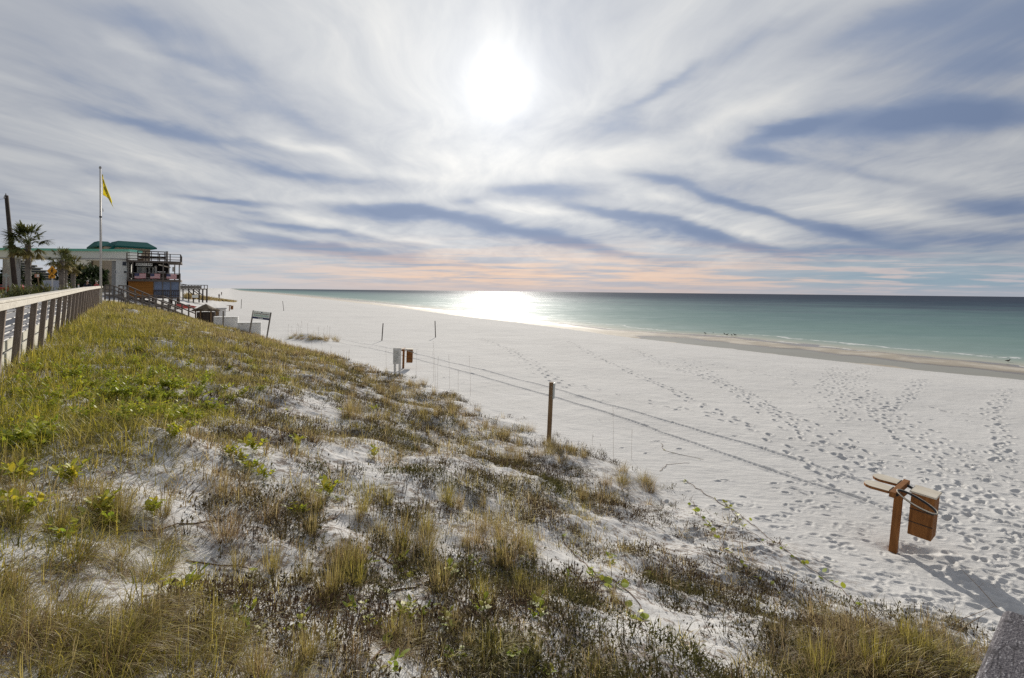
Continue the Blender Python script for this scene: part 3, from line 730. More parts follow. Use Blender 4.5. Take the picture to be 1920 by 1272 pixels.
link('withered_creeper', S.mesh('withered_creeper', M['dead_twig'])); props(bpy.data.objects['withered_creeper'], 'dark withered creeper littering the dune sand', 'ground cover', kind='stuff')

# (3) tufts one can tell apart: shared meshes, one object each
def tuft_mesh(name, n, H, rad, W, hue, lean, curl, nseg=4, dead=0):
    S = Strip(); o1 = np.zeros(1)
    blades(S, o1, o1, o1, np.array([n]), np.array([H]), np.array([rad]), np.array([W]), np.array([hue]), lean, curl, nseg)
    if dead: blades(S, o1, o1, o1, np.array([dead]), np.array([H * .72]), np.array([rad * 1.2]), np.array([W * .8]), np.array([.02]), (.5, 1.4), (.3, 1.8), 4)
    return S.mesh(name, M['grass'])
UP = [tuft_mesh('upright_tuft', 95, .40, .075, .0045, h, (0, .42), (.0, .75), 4, 60) for h in (.5, .3, .7)]
CU = [tuft_mesh('curled_tuft', 150, .46, .11, .0040, h, (.0, .9), (1.2, 3.6), 7, 90) for h in (.2, .45, .7)]
BR = [tuft_mesh('brown_tuft', 130, .36, .13, .0045, h, (0, .65), (.1, 1.3), 4, 60) for h in (.2, .38)]
PROTO = {}
def put_tuft(me, x, y, s, label, cat, group, name='dune_grass_tuft'):
    o = link(name, me, None, (x, y, hz(x, y) - .005), rng.uniform(0, 2 * PI)); o.scale = (s, s, s * rng.uniform(.9, 1.12))
    return props(o, label, cat, group)
ZONES = [  # px box, number, meshes, size, label, group
 ((0, 420, 1130, 1272), 40, CU, (.3, .75), 'curled dry grass tuft in the thick tangle at the lower left corner', 'curled tufts at the lower left corner'),
 ((0, 330, 930, 1120), 24, CU + UP[:1], (.5, .8), 'tan and green grass tuft beside the bare sand patches at left', 'tufts beside the left sand patches'),
 ((330, 700, 930, 1130), 24, UP + BR[:1], (.5, .85), 'upright olive grass tuft on sand between the fence slope and the runner stems', 'upright tufts left of the runner stems'),
 ((420, 1180, 1130, 1272), 30, UP + CU, (.35, .6), 'grass tuft on pale sand along the bottom edge among runner stems', 'tufts along the bottom edge'),
 ((700, 1120, 930, 1130), 28, UP + BR, (.5, .85), 'spiky grass tuft among dark withered creeper in the middle foreground', 'tufts among withered creeper'),
 ((1450, 1830, 1165, 1272), 46, CU + UP[2:] + BR[:1], (.45, .95), 'shaggy green and tan tuft in the mound beside the boardwalk handrail', 'shaggy tufts beside the boardwalk handrail'),
 ((1120, 1230, 880, 950), 9, BR, (.8, 1.15), 'brown tuft in the clump at the foot of the dune right of the signed post', 'brown tufts right of the signed post'),
 ((880, 1130, 760, 870), 26, BR + UP[1:2], (.7, 1.1), 'brown grass tuft at the dune edge around the signed grey post', 'brown tufts around the signed post'),
 ((640, 880, 690, 800), 36, BR + UP[1:2], (.8, 1.3), 'rust brown tuft on the dune edge below the small white notice board', 'rust brown tufts below the notice board'),
]
for (bx, num, ms, sz, lab, grp) in ZONES:
    got = 0; tries = 0
    while got < num and tries < num * 40:
        tries += 1
        gx, gy = rng.uniform(bx[0], bx[1]), rng.uniform(bx[2], bx[3]); g = ground(gx, gy)
        if g is None: continue
        cv = cover(g[:1], g[1:2])[0][0]
        if rng.random() > cv * 1.2 or cv < .12: continue
        put_tuft(ms[rng.integers(len(ms))], g[0], g[1], rng.uniform(*sz), lab, 'grass tuft', grp); got += 1

# (4) leafy broad-leaved plants
def leafy_mesh(name, nst, H, spread, nl, lsize, hue, yellow=.0):
    S = Strip(); Vb = []; az0 = rng.uniform(0, 2 * PI, nst)
    for i in range(nst):
        L = H * rng.uniform(.6, 1.1); ln = rng.uniform(.05, .8) * spread
        x0, y0 = rng.normal(0, .012 * spread, 2)
        V, Qd = strips(np.array([[x0, y0, 0]]), az0[i:i + 1], np.array([L]), np.array([ln]), np.array([.4]), np.array([.006]), 4, 'stem'); S.add(V, Qd, np.array([.55]))
        mid = (V[0::2] + V[1::2]) / 2
        for j in range(nl):
            tt = rng.uniform(.3, 1.0) * (len(mid) - 1.001); q = int(tt); p = mid[q] + (mid[q + 1] - mid[q]) * (tt - q)
            V, Qd = strips(p[None], rng.uniform(0, 2 * PI, 1), np.array([lsize * rng.uniform(.65, 1.2)]), rng.uniform(.5, 1.5, 1), rng.uniform(-.2, .9, 1), np.array([lsize * rng.uniform(.42, .6)]), 4, 'leaf')
            S.add(V, Qd, np.clip(np.array([hue + rng.normal(0, .15) - yellow * (rng.random() < .3)]), 0, 1))
    return S.mesh(name, M['leaf'])
LG = [leafy_mesh('bright_leafy_plant', 12, .30, 1.2, 8, .075, .6, .25) for _ in range(3)]
LY = [leafy_mesh('yellow_leafy_plant', 6, .22, 1, 6, .075, .45, .5) for _ in range(3)]
LS = [leafy_mesh('seedling_plant', 3, .10, 1.2, 5, .05, .65, .4) for _ in range(3)]
def leafy(ms, pts, sz, label, group, name):
    for (x_, y_) in pts:
        g = ground(x_, y_)
        if g is None: continue
        o = link(name, ms[rng.integers(len(ms))], None, (g[0], g[1], g[2] - .01), rng.uniform(0, 6.28)); s_ = rng.uniform(*sz); o.scale = (s_, s_, s_); props(o, label, 'plant', group)
def cloud(cx, cy, sx, sy, n): return [(cx + rng.normal(0, sx), cy + rng.normal(0, sy)) for _ in range(n)]
leafy(LG, cloud(240, 730, 105, 28, 84) + cloud(330, 775, 70, 14, 14) + cloud(190, 700, 60, 12, 10), (.55, 1.0), 'bright green leafy plant in the wide patch below the railing', 'leafy plants in the patch below the railing', 'leafy_plant')
leafy(LG, [(45, 832), (75, 838), (20, 838), (95, 825), (60, 822), (35, 850)], (.75, 1.0), 'yellow green leafy plant in the clump at the left edge', 'leafy plants in the left edge clump', 'leafy_plant')
leafy(LY, [(30, 903), (48, 908), (112, 905), (135, 908), (20, 968), (45, 972), (190, 975), (175, 960), (205, 985), (340, 815), (355, 808), (325, 822), (290, 965), (130, 1010), (335, 1110)], (.7, 1.0), 'yellow leaved plant among dry grass below the green clump at left', 'yellow leaved plants at left', 'leafy_plant')
leafy(LY + LS, [(430, 855), (455, 868), (480, 850), (410, 830), (470, 880), (500, 900), (620, 930), (600, 925), (640, 940), (560, 965), (540, 770), (420, 735), (450, 745), (400, 705), (500, 720), (350, 690), (640, 770), (700, 770), (730, 775), (380, 725), (560, 840), (700, 860), (520, 690)], (.7, 1.15), 'small yellow green plant scattered over the middle of the dune', 'small plants over the middle of the dune', 'leafy_plant')
leafy(LS, [(680, 1065), (748, 1055), (790, 1150), (740, 1160), (670, 1150), (830, 1165), (840, 1085), (880, 1062), (1000, 1140), (1010, 1160), (900, 1150), (1075, 1120), (1065, 1090), (1115, 1085), (1150, 1055), (1220, 1080), (770, 1160), (700, 1175), (470, 1200), (560, 1180), (450, 1160), (950, 1230), (860, 1240), (730, 1255), (1020, 1262)], (.8, 1.3), 'tiny seedling with a few round leaves on bare sand in the foreground', 'seedlings on the foreground sand', 'seedling')

# (5) runner vines with round leaves
def round_leaf(S, p, r_, hue):
    V, Qd = strips(p[None], rng.uniform(0, 6.28, 1), np.array([r_ * 2]), rng.uniform(.7, 1.5, 1), rng.uniform(-.3, .5, 1), np.array([r_ * 1.9]), 5, 'leaf'); S.add(V, Qd, np.array([hue]))
def vine(pts, label, leaves=0, r_=.006, lift=.01, at_=(), leaf=.035):
    W = [ground(*p) for p in pts]; W = [w for w in W if w is not None]
    P_ = []
    for p, q in zip(W[:-1], W[1:]):
        n_ = max(3, int(np.linalg.norm(q - p) / .12))
        for i in range(n_):
            f = i / n_; c_ = p + (q - p) * f
            c_ = c_ + np.array([rng.normal(0, .012), rng.normal(0, .012), 0]); P_.append((c_[0], c_[1], hz(c_[0], c_[1]) + lift * (.4 + rng.random())))
    mb = MB(); mb.tube(P_, [r_ * (1 - .5 * i / len(P_)) for i in range(len(P_))], 5)
    root = empty('runner_vine', (P_[0][0], P_[0][1], P_[0][2]), 0, label, 'vine', None)
    o = mb.build('stem', M['stem'], root); o.location = -Vector(root.location)
    if leaves or at_:
        S = Strip()
        for i in range(leaves):
            p = np.array(P_[rng.integers(len(P_))]) + np.array([rng.normal(0, .03), rng.normal(0, .03), .01]); round_leaf(S, p, .85 * leaf * rng.uniform(.6, 1.2), rng.uniform(.35, .8))
        o = link('leaves', S.mesh('leaves', M['leaf']), root); o.location = -Vector(root.location)
vine([(705, 1040), (745, 1062), (800, 1100), (860, 1130), (875, 1140)], 'woody runner stem running down the bare sand left of centre', 6)
vine([(885, 1145), (920, 1180), (960, 1225), (1000, 1262)], 'runner stem dropping to the bottom edge near the centre', 4)
vine([(690, 1235), (760, 1205), (850, 1180), (900, 1165)], 'runner stem slanting up across the sand above the bottom edge', 3)
vine([(735, 1110), (790, 1098), (860, 1080), (960, 1055), (1000, 1050)], 'thin runner stem crossing the middle foreground sand', 5)
vine([(1055, 1010), (1110, 1070), (1150, 1120), (1190, 1150), (1210, 1190)], 'runner with round yellow leaves under the dark creeper', 9, leaf=.045)
vine([(1095, 1095), (1140, 1085), (1165, 1100), (1190, 1125), (1205, 1150), (1212, 1180)], 'leafy runner with round leaves at the edge of the open sand', 10, leaf=.05)
vine([(1283, 902), (1320, 925), (1350, 945), (1380, 962), (1410, 985), (1440, 1010), (1470, 1030), (1500, 1055), (1530, 1075), (1560, 1095), (1600, 1130), (1625, 1155)], 'long creeping vine trailing over the open sand toward the boardwalk', 26, .007, .02, leaf=.04)
vine([(1360, 945), (1385, 975), (1400, 995), (1430, 1015), (1460, 1030)], 'short side shoot beside the long creeping vine', 14, .005, .02, leaf=.04)
vine([(1300, 942), (1305, 962), (1325, 985), (1335, 1000), (1350, 1015), (1370, 1040), (1390, 1060), (1420, 1085), (1450, 1105)], 'leafy creeper lower on the open sand', 22, .005, .015, leaf=.045)
vine([(1330, 1055), (1370, 1072), (1400, 1075), (1440, 1095), (1480, 1125)], 'bare dry runner at the foot of the dark creeper', 4)
vine([(1240, 832), (1245, 845), (1270, 852), (1300, 858), (1330, 865)], 'thin dry runner on the beach above the brown clump', 5, leaf=.02)
vine([(1238, 885), (1250, 872), (1300, 868)], 'curved twig on the beach beside the brown clump', 0)
vine([(560, 992), (640, 962), (600, 980)], 'dry stalk lying on the left sand', 0)
vine([(215, 1000), (300, 998), (420, 975), (440, 950)], 'long dry stalk lying across the bare sand at left', 0)
vine([(380, 1150), (430, 1148), (540, 1105)], 'dry runner on the bare patch left of centre', 0)
vine([(345, 1052), (420, 1060), (500, 1075)], 'dry runner above the curled grass tangle', 2)

# (6) tall bare sea oat stalks
def stalk(px_, py0, py1, label, group, dx=0):
    g = ground(px_, py0)
    if g is None: return
    H = (py0 - py1) / F * g[1]; r_ = .0016 + .00010 * g[1]
    pts = [(0, 0, -.02)]; bend = rng.normal(0, .03) + dx / F * g[1] / max(H, .1)
    for i in range(1, 7): f = i / 6; pts.append((bend * H * f * f, rng.normal(0, .004), H * f))
    mb = MB(); mb.tube(pts, [r_ * (1 - .5 * i / 6) for i in range(7)], 5)
    for i in range(6):
        f = 1 - i * .035; p = np.array(pts[-1]) * f; mb.tube([p, p + np.array([rng.normal(.02, .015), rng.normal(0, .015), -.03])], [r_ * .9, r_ * .3], 4)
    o = mb.build('sea_oat_stalk', M['brown_wood'], None, loc=tuple(g)); props(o, label, 'grass stalk', group)
for q in [(724, 692, 655), (780, 710, 655), (816, 728, 640, -6), (820, 728, 668), (813, 715, 660), (843, 728, 665), (859, 735, 695), (882, 742, 668)]:
    stalk(q[0], q[1], q[2], 'tall bare sea oat stalk against the sand right of the white notice board', 'sea oat stalks by the notice board', q[3] if len(q) > 3 else 0)
for q in [(1110, 848, 815), (1150, 858, 762), (1184, 862, 805), (1022, 872, 840), (1125, 850, 832)]:
    stalk(*q, 'tall bare sea oat stalk on the dune foot right of the signed post', 'sea oat stalks right of the signed post')
for q in [(653, 690, 655), (650, 688, 660), (604, 660, 645), (620, 665, 650), (585, 660, 640, -4)]:
    stalk(q[0], q[1], q[2], 'thin sea oat stalk on the dune edge below the small sand mound', 'sea oat stalks below the sand mound')
for q in [(540, 632, 608), (547, 630, 612), (556, 632, 606), (563, 632, 611), (566, 632, 602), (577, 632, 606, -6), (588, 632, 620), (597, 634, 613), (607, 636, 614), (613, 637, 610), (618, 638, 612), (560, 631, 608)]:
    stalk(q[0], q[1] - 4, q[2], 'fine sea oat stalk growing from the small grassy mound on the beach', 'sea oat stalks on the sand mound')
for i in range(14):
    f = (i + .5) / 14; g = ground(540 + 95 * f + rng.normal(0, 3), 631 + 10 * f + rng.normal(0, 2))
    put_tuft((BR + CU)[rng.integers(5)], g[0], g[1], rng.uniform(1.3, 2.0), 'tuft of grass on the small sand mound out on the beach', 'grass tuft', 'tufts on the sand mound')
for (x_, y_, ang_) in [(1800, 1165, 0)]:
    pass
# dry twigs sticking out of the grass mound by the handrail
for k_, (p0, p1, lab) in enumerate([((1752, 1186), (1865, 1137), 'bare twig reaching right from the shaggy grass mound'), ((1870, 1140), (1800, 1065), 'thin straight twig leaning up over the sand by the handrail'), ((1790, 1190), (1850, 1150), 'short forked twig in the shaggy grass mound')]):
    A_ = ground(*p0); Yb = A_[1] * .97; B_ = at(p1[0], p1[1], Yb)
    mb = MB(); m_ = (A_ + B_) / 2 + np.array([0, 0, .015]); mb.tube([A_ - A_, m_ - A_, B_ - A_], [.004, .0035, .0015], 5)
    mb.tube([m_ - A_, m_ - A_ + np.array([.05, 0, .05])], [.002, .001], 4)
    props(mb.build('dry_twig', M['brown_wood'], None, loc=tuple(A_)), lab, 'twig')
# ------------------------------------------------------------------ wooden railing along the street side of the dune
def fpt(Y): return np.array([fence_x(Y), Y])
FD = np.array([-.726, 1.0]); FD = FD / np.linalg.norm(FD)      # along the railing, away from the camera
FN = np.array([FD[1], -FD[0]])                                   # toward the dune
FA = math.atan2(FD[1], FD[0])
def rail_z(Y): return float(np.interp(Y, [2, 9.4, 14, 25, 42, 50], [4.32, 4.385, 4.44, 4.56, 4.66, 4.7]))
Y0F, Y1F = 4.0, 42.5
p0 = fpt(Y0F); root = empty('wooden_railing', (p0[0], p0[1], 3.2), 0, 'weathered wooden railing with pale cap and cables along the dune crest', 'railing')
def W3(Y, off=0.0, z=0.0): q = fpt(Y) + FN * off; return np.array([q[0] - p0[0], q[1] - p0[1], z - 3.2])
LEAN = .085
ysegs = np.linspace(Y0F, Y1F, 8)
cap = MB(); fas = MB(); lb = MB(); lb2 = MB()
for ya, yb in zip(ysegs[:-1], ysegs[1:]):
    cap.beam(W3(ya, .08, rail_z(ya)), W3(yb - .01, .08, rail_z(yb)), .19, .04)
    fas.beam(W3(ya, .165, rail_z(ya) - .075), W3(yb - .01, .165, rail_z(yb) - .075), .036, .10)
    lb.beam(W3(ya, -.09, rail_z(ya) - .83), W3(yb - .01, -.09, rail_z(yb) - .83), .03, .17)
    lb2.beam(W3(ya, -.10, rail_z(ya) - 1.10), W3(yb - .01, -.10, rail_z(yb) - 1.10), .03, .26)
cap.build('top_rail', M['rail_wood'], root, bevel=.006); fas.build('fascia', M['rail_wood'], root, bevel=.004)
lb.build('lower_board', M['board_pale'], root); lb2.build('lower_board', M['board_pale'], root)
yy = 9.4 - 1.42 * 3; posts = []
while yy < Y1F: posts.append(yy); yy += 1.455
for yp in posts:
    b_ = MB(); z1 = rail_z(yp) - .025; z0 = z1 - 1.75; off_t, off_b = .095, .095 - LEAN * 1.4
    b_.beam(W3(yp, off_b, z0), W3(yp, off_t, z1), .10, .10, up=(FN[0], FN[1], 0)); b_.build('post', M['post_wood'], root, bevel=.006)
for k_ in range(5):
    mb = MB(); dz = .24 + .115 * k_
    mb.tube([W3(y_, .02 - LEAN * dz, rail_z(y_) - dz) for y_ in np.linspace(Y0F, Y1F, 20)], .012, 5); mb.build('cable', M['white_pole'], root)

# ------------------------------------------------------------------ street side
sw = MB()
def strip_ground(mb, d0, d1, y0, y1, z):
    V = []; ys = np.linspace(y0, y1, 24)
    for y_ in ys:
        for d in (d0, d1): q = fpt(y_) + FN * d; V.append((q[0], q[1], z))
    for y_ in ys[::1]:
        for d in (d0, d1): q = fpt(y_) + FN * d; V.append((q[0], q[1], z - .3))
    n2 = len(ys) * 2
    Fs = [(2 * i, 2 * i + 1, 2 * i + 3, 2 * i + 2) for i in range(len(ys) - 1)] + [(2 * i + 1, n2 + 2 * i + 1, n2 + 2 * i + 3, 2 * i + 3) for i in range(len(ys) - 1)] + [(2 * i, 2 * i + 2, n2 + 2 * i + 2, n2 + 2 * i) for i in range(len(ys) - 1)]
    mb.add(V, Fs)
strip_ground(sw, -3.4, -.3, 1, 300, 3.42); props(sw.build('pavement', M['pavement']), 'pale pavement behind the railing', 'pavement', kind='structure')
rd = MB(); strip_ground(rd, -15.5, -5.6, 1, 400, 3.36); props(rd.build('road', M['asphalt']), 'grey road beyond the railing', 'road', kind='structure')
GZS = 3.3

def post_sign_root(name, px, Y, zb, label, cat): P_ = at(px, 540, Y); return empty(name, (P_[0], Y, zb), 0, label, cat)

# flagpole and flag
fb = at(189.5, 571, 39.0); ft = at(188, 316, 39.0)
root = empty('flagpole', tuple(fb), 0, 'tall slim white flagpole at the end of the wooden railing', 'flagpole')
mb = MB(); mb.tube([(0, 0, -.6), ft - fb], [.085, .05], 12); mb.build('pole', M['white_pole'], root, smooth=True)
mb = MB(); tp = ft - fb; mb.tube([tp, tp + [0, 0, .05]], .09, 10); mb.ball(tp + np.array([0, 0, .1]), (.07, .07, .06)); mb.build('finial', M['grey'], root)
mb = MB(); mb.tube([tp + [.10, -.03, -.1], tp * .5 + [.12, -.04, 0], np.array([.1, -.04, 1.2])], .008, 4); mb.build('halyard', M['grey_wood'], root)
mb = MB(); q = at(193.5, 394, 39.0) - fb; mb.tube([q + [0, -.04, .12], q + [.03, -.04, -.12]], [.02, .035], 6); mb.build('clip', M['steel'], root)
mb = MB(); q = at(188.6, 407, 39.0) - fb; mb.tube([q + [0, 0, -.05], q + [0, 0, .05]], .085, 10); mb.build('collar', M['dark'], root)
# limp flag: hoist against the pole, free corner hanging to the right
V = []; nx, nz = 16, 18
for j in range(nz + 1):
    for i in range(nx + 1):
        s_, h_ = i / nx, j / nz
        xx = .07 + s_ * (.12 + .52 * h_) + .03 * math.sin(s_ * 16 + h_ * 2) * s_
        zz = -h_ * (1.0 + .12 * s_) - s_ * (.25 + .45 * s_)
        V.append((xx, .10 * math.sin(s_ * 11 + h_ * 1.5) * (.25 + h_) + .05 * math.sin(s_ * 23), zz))
Fs = [(j * (nx + 1) + i, j * (nx + 1) + i + 1, (j + 1) * (nx + 1) + i + 1, (j + 1) * (nx + 1) + i) for j in range(nz) for i in range(nx)]
mb = MB(); mb.add(V, Fs); fo_ = mb.build('flag', M['yellow_flag'], None, smooth=True, loc=tuple(at(188.4, 327, 39.0)))
fo_.scale = (1.6, 1.3, 1.4); so_ = fo_.modifiers.new('thick', 'SOLIDIFY'); so_.thickness = .006
props(fo_, 'plain yellow beach flag hanging limp near the top of the flagpole', 'flag')

# utility pole and its wires
ub = at(31, 548, 46.0); ut = at(12, 367, 46.0); ub[2] = GZS
root = empty('utility_pole', tuple(ub), 0, 'dark leaning wooden utility pole behind the tallest palm', 'utility pole')
mb = MB(); mb.tube([(0, 0, 0), ut - ub], [.2, .14], 12); mb.build('pole', M['dark_wood'], root, smooth=True)
mb = MB(); q = ut - ub; mb.ball(q + [0, -.16, -.2], (.07, .07, .12)); mb.ball(q + [-.05, .0, .1], (.05, .05, .1)); mb.build('insulator', M['grey'], root)
for nm, a_, b_, lab in (('guy_wire', ut - [0, 0, .5], at(40, 440, 40.0), 'thin guy wire slanting down from the utility pole top'), ('power_line', ut - [0, 0, .2], at(-60, 366, 40.0), 'power line running left from the top of the utility pole')):
    if nm == 'guy_wire': b_ = at(52, 500, 40.0); b_[2] = GZS
    mb = MB(); pts = [(b_ - a_) * f + [0, 0, -.3 * 4 * f * (1 - f) * (nm == 'power_line')] for f in np.linspace(0, 1, 10)]; mb.tube(pts, .012, 4)
    props(mb.build(nm, M['dark'], None, loc=tuple(a_)), lab, 'wire')

# palms
def palm(px, ptop, Y, trunk_r, cw, nf, label, lean=0.0, boots=True, yellow=0.0):
    b_ = at(px, 540, Y); b_[2] = GZS; tp = at(px + lean, ptop, Y); H = tp[2] - GZS
    root = empty('palm_tree', tuple(b_), 0, label, 'palm tree')
    tv = tp - b_; mb = MB(); ns = 22; pts = [tv * (i / ns) + [0, 0, 0] for i in range(ns + 1)]
    pts = [np.array([tv[0] * math.sin(i / ns * PI / 2), 0, H * i / ns]) for i in range(ns + 1)]
    mb.tube(pts, [trunk_r * (1.12 if i % 2 else .96) * (1.15 if i < 2 else 1) for i in range(ns + 1)], 12)
    if boots:
        for i in range(46):
            f = rng.uniform(.1, 1); a_ = rng.uniform(0, 6.28); c_ = np.array([tv[0] * math.sin(f * PI / 2), 0, H * f]); o_ = np.array([math.cos(a_), math.sin(a_), 0])
            mb.beam(c_ + o_ * trunk_r * .7, c_ + o_ * trunk_r * (1.3 + .6 * f) + [0, 0, .16], .09, .025, up=tuple(o_))
    mb.build('trunk', M['palm_trunk'], root)
    S = Strip(); top = pts[-1]
    for i in range(nf):
        a_ = rng.uniform(0, 6.28); el = rng.uniform(-.75, 1.45); R_ = cw / 2 * rng.uniform(.42, .62)
        if el < -.2: R_ *= .85
        dr = np.array([math.cos(a_) * math.cos(el), math.sin(a_) * math.cos(el), math.sin(el)])
        hue = .75 if el > .1 else (.5 if el > -.3 else .15); hue -= yellow
        lnz = PI / 2 - el
        V, Qd = strips(top[None], np.array([a_]), np.array([R_]), np.array([lnz]), np.array([.35]), np.array([.05]), 4, 'stem'); S.add(V, Qd, np.array([hue]))
        hub = (V[-1] + V[-2]) / 2; nl = 17
        fa = np.linspace(-1.25, 1.25, nl) + rng.normal(0, .04, nl)
        # leaflets fan out around the end of the stalk
        sd_ = np.array([-math.sin(a_), math.cos(a_), 0]); dirs = [dr * math.cos(q_) + sd_ * math.sin(q_) + np.array([0, 0, -.12 - .25 * abs(q_)]) for q_ in fa]
        az = np.array([math.atan2(q_[1], q_[0]) for q_ in dirs]); lean_ = np.array([math.acos(max(-1, min(1, q_[2] / np.linalg.norm(q_)))) for q_ in dirs])
        V, Qd = strips(np.repeat(hub[None], nl, 0), az, cw * .24 * rng.uniform(.8, 1.1, nl) * np.cos(fa * .45), lean_, rng.uniform(.25, .7, nl), np.full(nl, cw * .026), 4, 'leaf'); S.add(V, Qd, np.clip(hue + rng.normal(0, .1, nl), 0, 1))
    link('crown', S.mesh('crown', M['palm_leaf']), root)
palm(54, 458, 39.0, .17, 3.5, 46, 'tallest fan palm with a full dark crown beside the utility pole', -1)
palm(116, 488, 52.0, .2, 2.9, 36, 'shorter fan palm with a dark crown behind the amber crossing sign', 0)
palm(121.5, 494, 55.0, .17, 2.3, 24, 'slim fan palm crowded behind the shorter dark crowned palm', 1)
palm(138, 500, 60.0, .2, 3.0, 34, 'yellowish fan palm with drooping fronds nearest the flagpole', -1, yellow=.3)
palm(172, 492, 130.0, .2, 3.4, 26, 'small distant palm against the pale building under the walkway', 0)

# shrubs and dark trees behind the railing
def bush(name, cx, cy_, Y, w, h, n, ls, mat, label, cat, trunk=False, zb=None, hue=.7, tmpl='leaf'):
    b_ = at(cx, 540, Y); zb = GZS if zb is None else zb
    root = empty(name, (b_[0], Y, zb), 0, label, cat)
    S = Strip(); k = rng.integers(0, 9, n); cen = np.stack([rng.uniform(-.36, .36, 9) * w, rng.uniform(-.25, .25, 9) * w, rng.uniform(.35, .75, 9) * h], -1)
    P_ = cen[k] + np.clip(rng.normal(0, 1, (n, 3)), -1.7, 1.7) * np.array([w * .12, w * .1, h * .16]); P_[:, 2] = np.clip(P_[:, 2], .02, h)
    V, Qd = strips(P_, rng.uniform(0, 6.28, n), ls * rng.uniform(.6, 1.4, n), rng.uniform(.1, 1.7, n), rng.uniform(-.3, 1, n), ls * (.5 if tmpl == 'leaf' else .14) * np.ones(n), 3, 'leaf'); S.add(V, Qd, np.clip(hue + rng.normal(0, .2, n), 0, 1))
    link('crown' if trunk else 'leaves', S.mesh('leaves', M[mat]), root)
    mb = MB()
    for i in range(5): mb.tube([(rng.normal(0, .05) * w * .3, 0, 0), (cen[i][0] * .5, cen[i][1] * .5, cen[i][2] * .6), tuple(cen[i])], [h * .03, h * .022, h * .008], 6)
    mb.build('trunk' if trunk else 'stem', M['dark_wood'], root)
def near(name, px, pyt, Y, wpx, n, ls, mat, label, cat, **k):
    top = at(px, pyt, Y)[2]; bush(name, px, 0, Y, wpx / F * Y, (top - GZS) * 1.02, n, ls, mat, label, cat, **k)
near('shrub', 30, 541, 28.0, 62, 900, .28, 'palm_leaf', 'spiky green shrub behind the railing under the utility pole', 'shrub', hue=.8, tmpl='b')
near('shrub', 88, 535, 34.0, 42, 700, .3, 'palm_leaf', 'spiky green shrub behind the railing below the amber crossing sign', 'shrub', hue=.75, tmpl='b')
near('shrub', 128, 533, 40.0, 36, 600, .25, 'palm_leaf', 'low green shrub behind the railing below the yellowish palm', 'shrub', hue=.7, tmpl='b')
near('shrub', 6, 551, 24.0, 24, 300, .2, 'palm_leaf', 'low green shrub behind the railing at the far left edge', 'shrub', hue=.7, tmpl='b')
near('broadleaf_tree', 152, 500, 100.0, 66, 1500, .8, 'dark_leaf', 'dark rounded tree under the walkway behind the yellowish palm', 'tree', trunk=True)
near('broadleaf_tree', 178, 505, 96.0, 40, 900, .8, 'dark_leaf', 'dark low tree under the walkway just left of the flagpole', 'tree', trunk=True)
near('broadleaf_tree', 66, 512, 120.0, 34, 700, .9, 'dark_leaf', 'dark tree behind the tallest palm trunk in front of the stepped block', 'tree', trunk=True)
near('broadleaf_tree', 14, 506, 110.0, 44, 1000, .9, 'dark_leaf', 'dark green tree at the left edge behind the small road sign', 'tree', trunk=True)
near('hedge', 160, 520, 82.0, 60, 900, .5, 'dark_leaf', 'dark clipped hedge behind the two people', 'hedge')

# crossing sign
P_ = at(98, 540, 47.0); root = empty('crossing_sign', (P_[0], 47.0, GZS), 0, 'amber diamond pedestrian crossing sign with arrow plate on a pale post', 'road sign')
zc_ = at(97.5, 508.5, 47.0)[2] - GZS
mb = MB(); mb.box(-.05, .05, -.03, .03, 0, zc_); mb.build('post', M['white_pole'], root)
def disc_poly(pts, y=-.06, th=.01): return [(a_, y, b_) for a_, b_ in pts]
r_ = .46
mb = MB(); mb.prism([(0, -.05, zc_ + r_), (r_, -.05, zc_), (0, -.05, zc_ - r_), (-r_, -.05, zc_)], 0, (0, .012, 0)); mb.build('sign_panel', M['sign_yellow'], root)
mb = MB(); y_ = -.056; mb.ball((.02, y_, zc_ + .21), (.05, .006, .05))
for A_, B_, w_ in (((.02, .15), (-.02, -.03), .10), ((-.02, -.03), (-.13, -.24), .055), ((0, -.03), (.1, -.13), .055), ((.1, -.13), (.09, -.25), .045), ((.02, .12), (.14, .0), .04), ((0, .12), (-.12, .02), .04)):
    mb.beam((A_[0], y_, zc_ + A_[1]), (B_[0], y_, zc_ + B_[1]), .008, w_, up=(0, 1, 0)) if False else mb.beam((A_[0], y_, zc_ + A_[1]), (B_[0], y_, zc_ + B_[1]), w_, .008, up=(0, 1, 0))
mb.build('walking_figure', M['black'], root)
mb = MB(); zl = at(97, 519, 47.0)[2] - GZS; mb.box(-.3, .3, -.05, -.038, zl - .15, zl + .15); pl_ = mb.build('arrow_plate', M['sign_yellow'], root)
mb = MB(); mb.beam((.17, -.056, zl + .08), (-.1, -.056, zl - .04), .05, .008, up=(0, 1, 0)); mb.prism([(-.2, -.058, zl - .1), (-.05, -.058, zl - .1), (-.14, -.058, zl + .03)], 0, (0, .006, 0)); mb.build('arrow', M['black'], pl_)
# pink notice on a leaning stake
P_ = at(78, 540, 50.0); root = empty('notice_sign', (P_[0], 50.0, GZS), 0, 'pale pink square notice on a leaning stake beside the tallest palm', 'sign')
zt = at(70, 518, 50.0)[2] - GZS; dx = -8 * .05
mb = MB(); mb.beam((0, 0, 0), (dx, 0, zt), .07, .07); mb.build('stake', M['brown_wood'], root)
mb = MB(); mb.box(dx - .22, dx + .22, -.06, -.03, zt - .13, zt + .2); mb.build('panel', M['pink_sign'], root); mb = MB(); mb.box(dx + .0, dx + .2, -.07, -.061, zt - .08, zt + .15); mb.build('face', M['offwhite'], root)
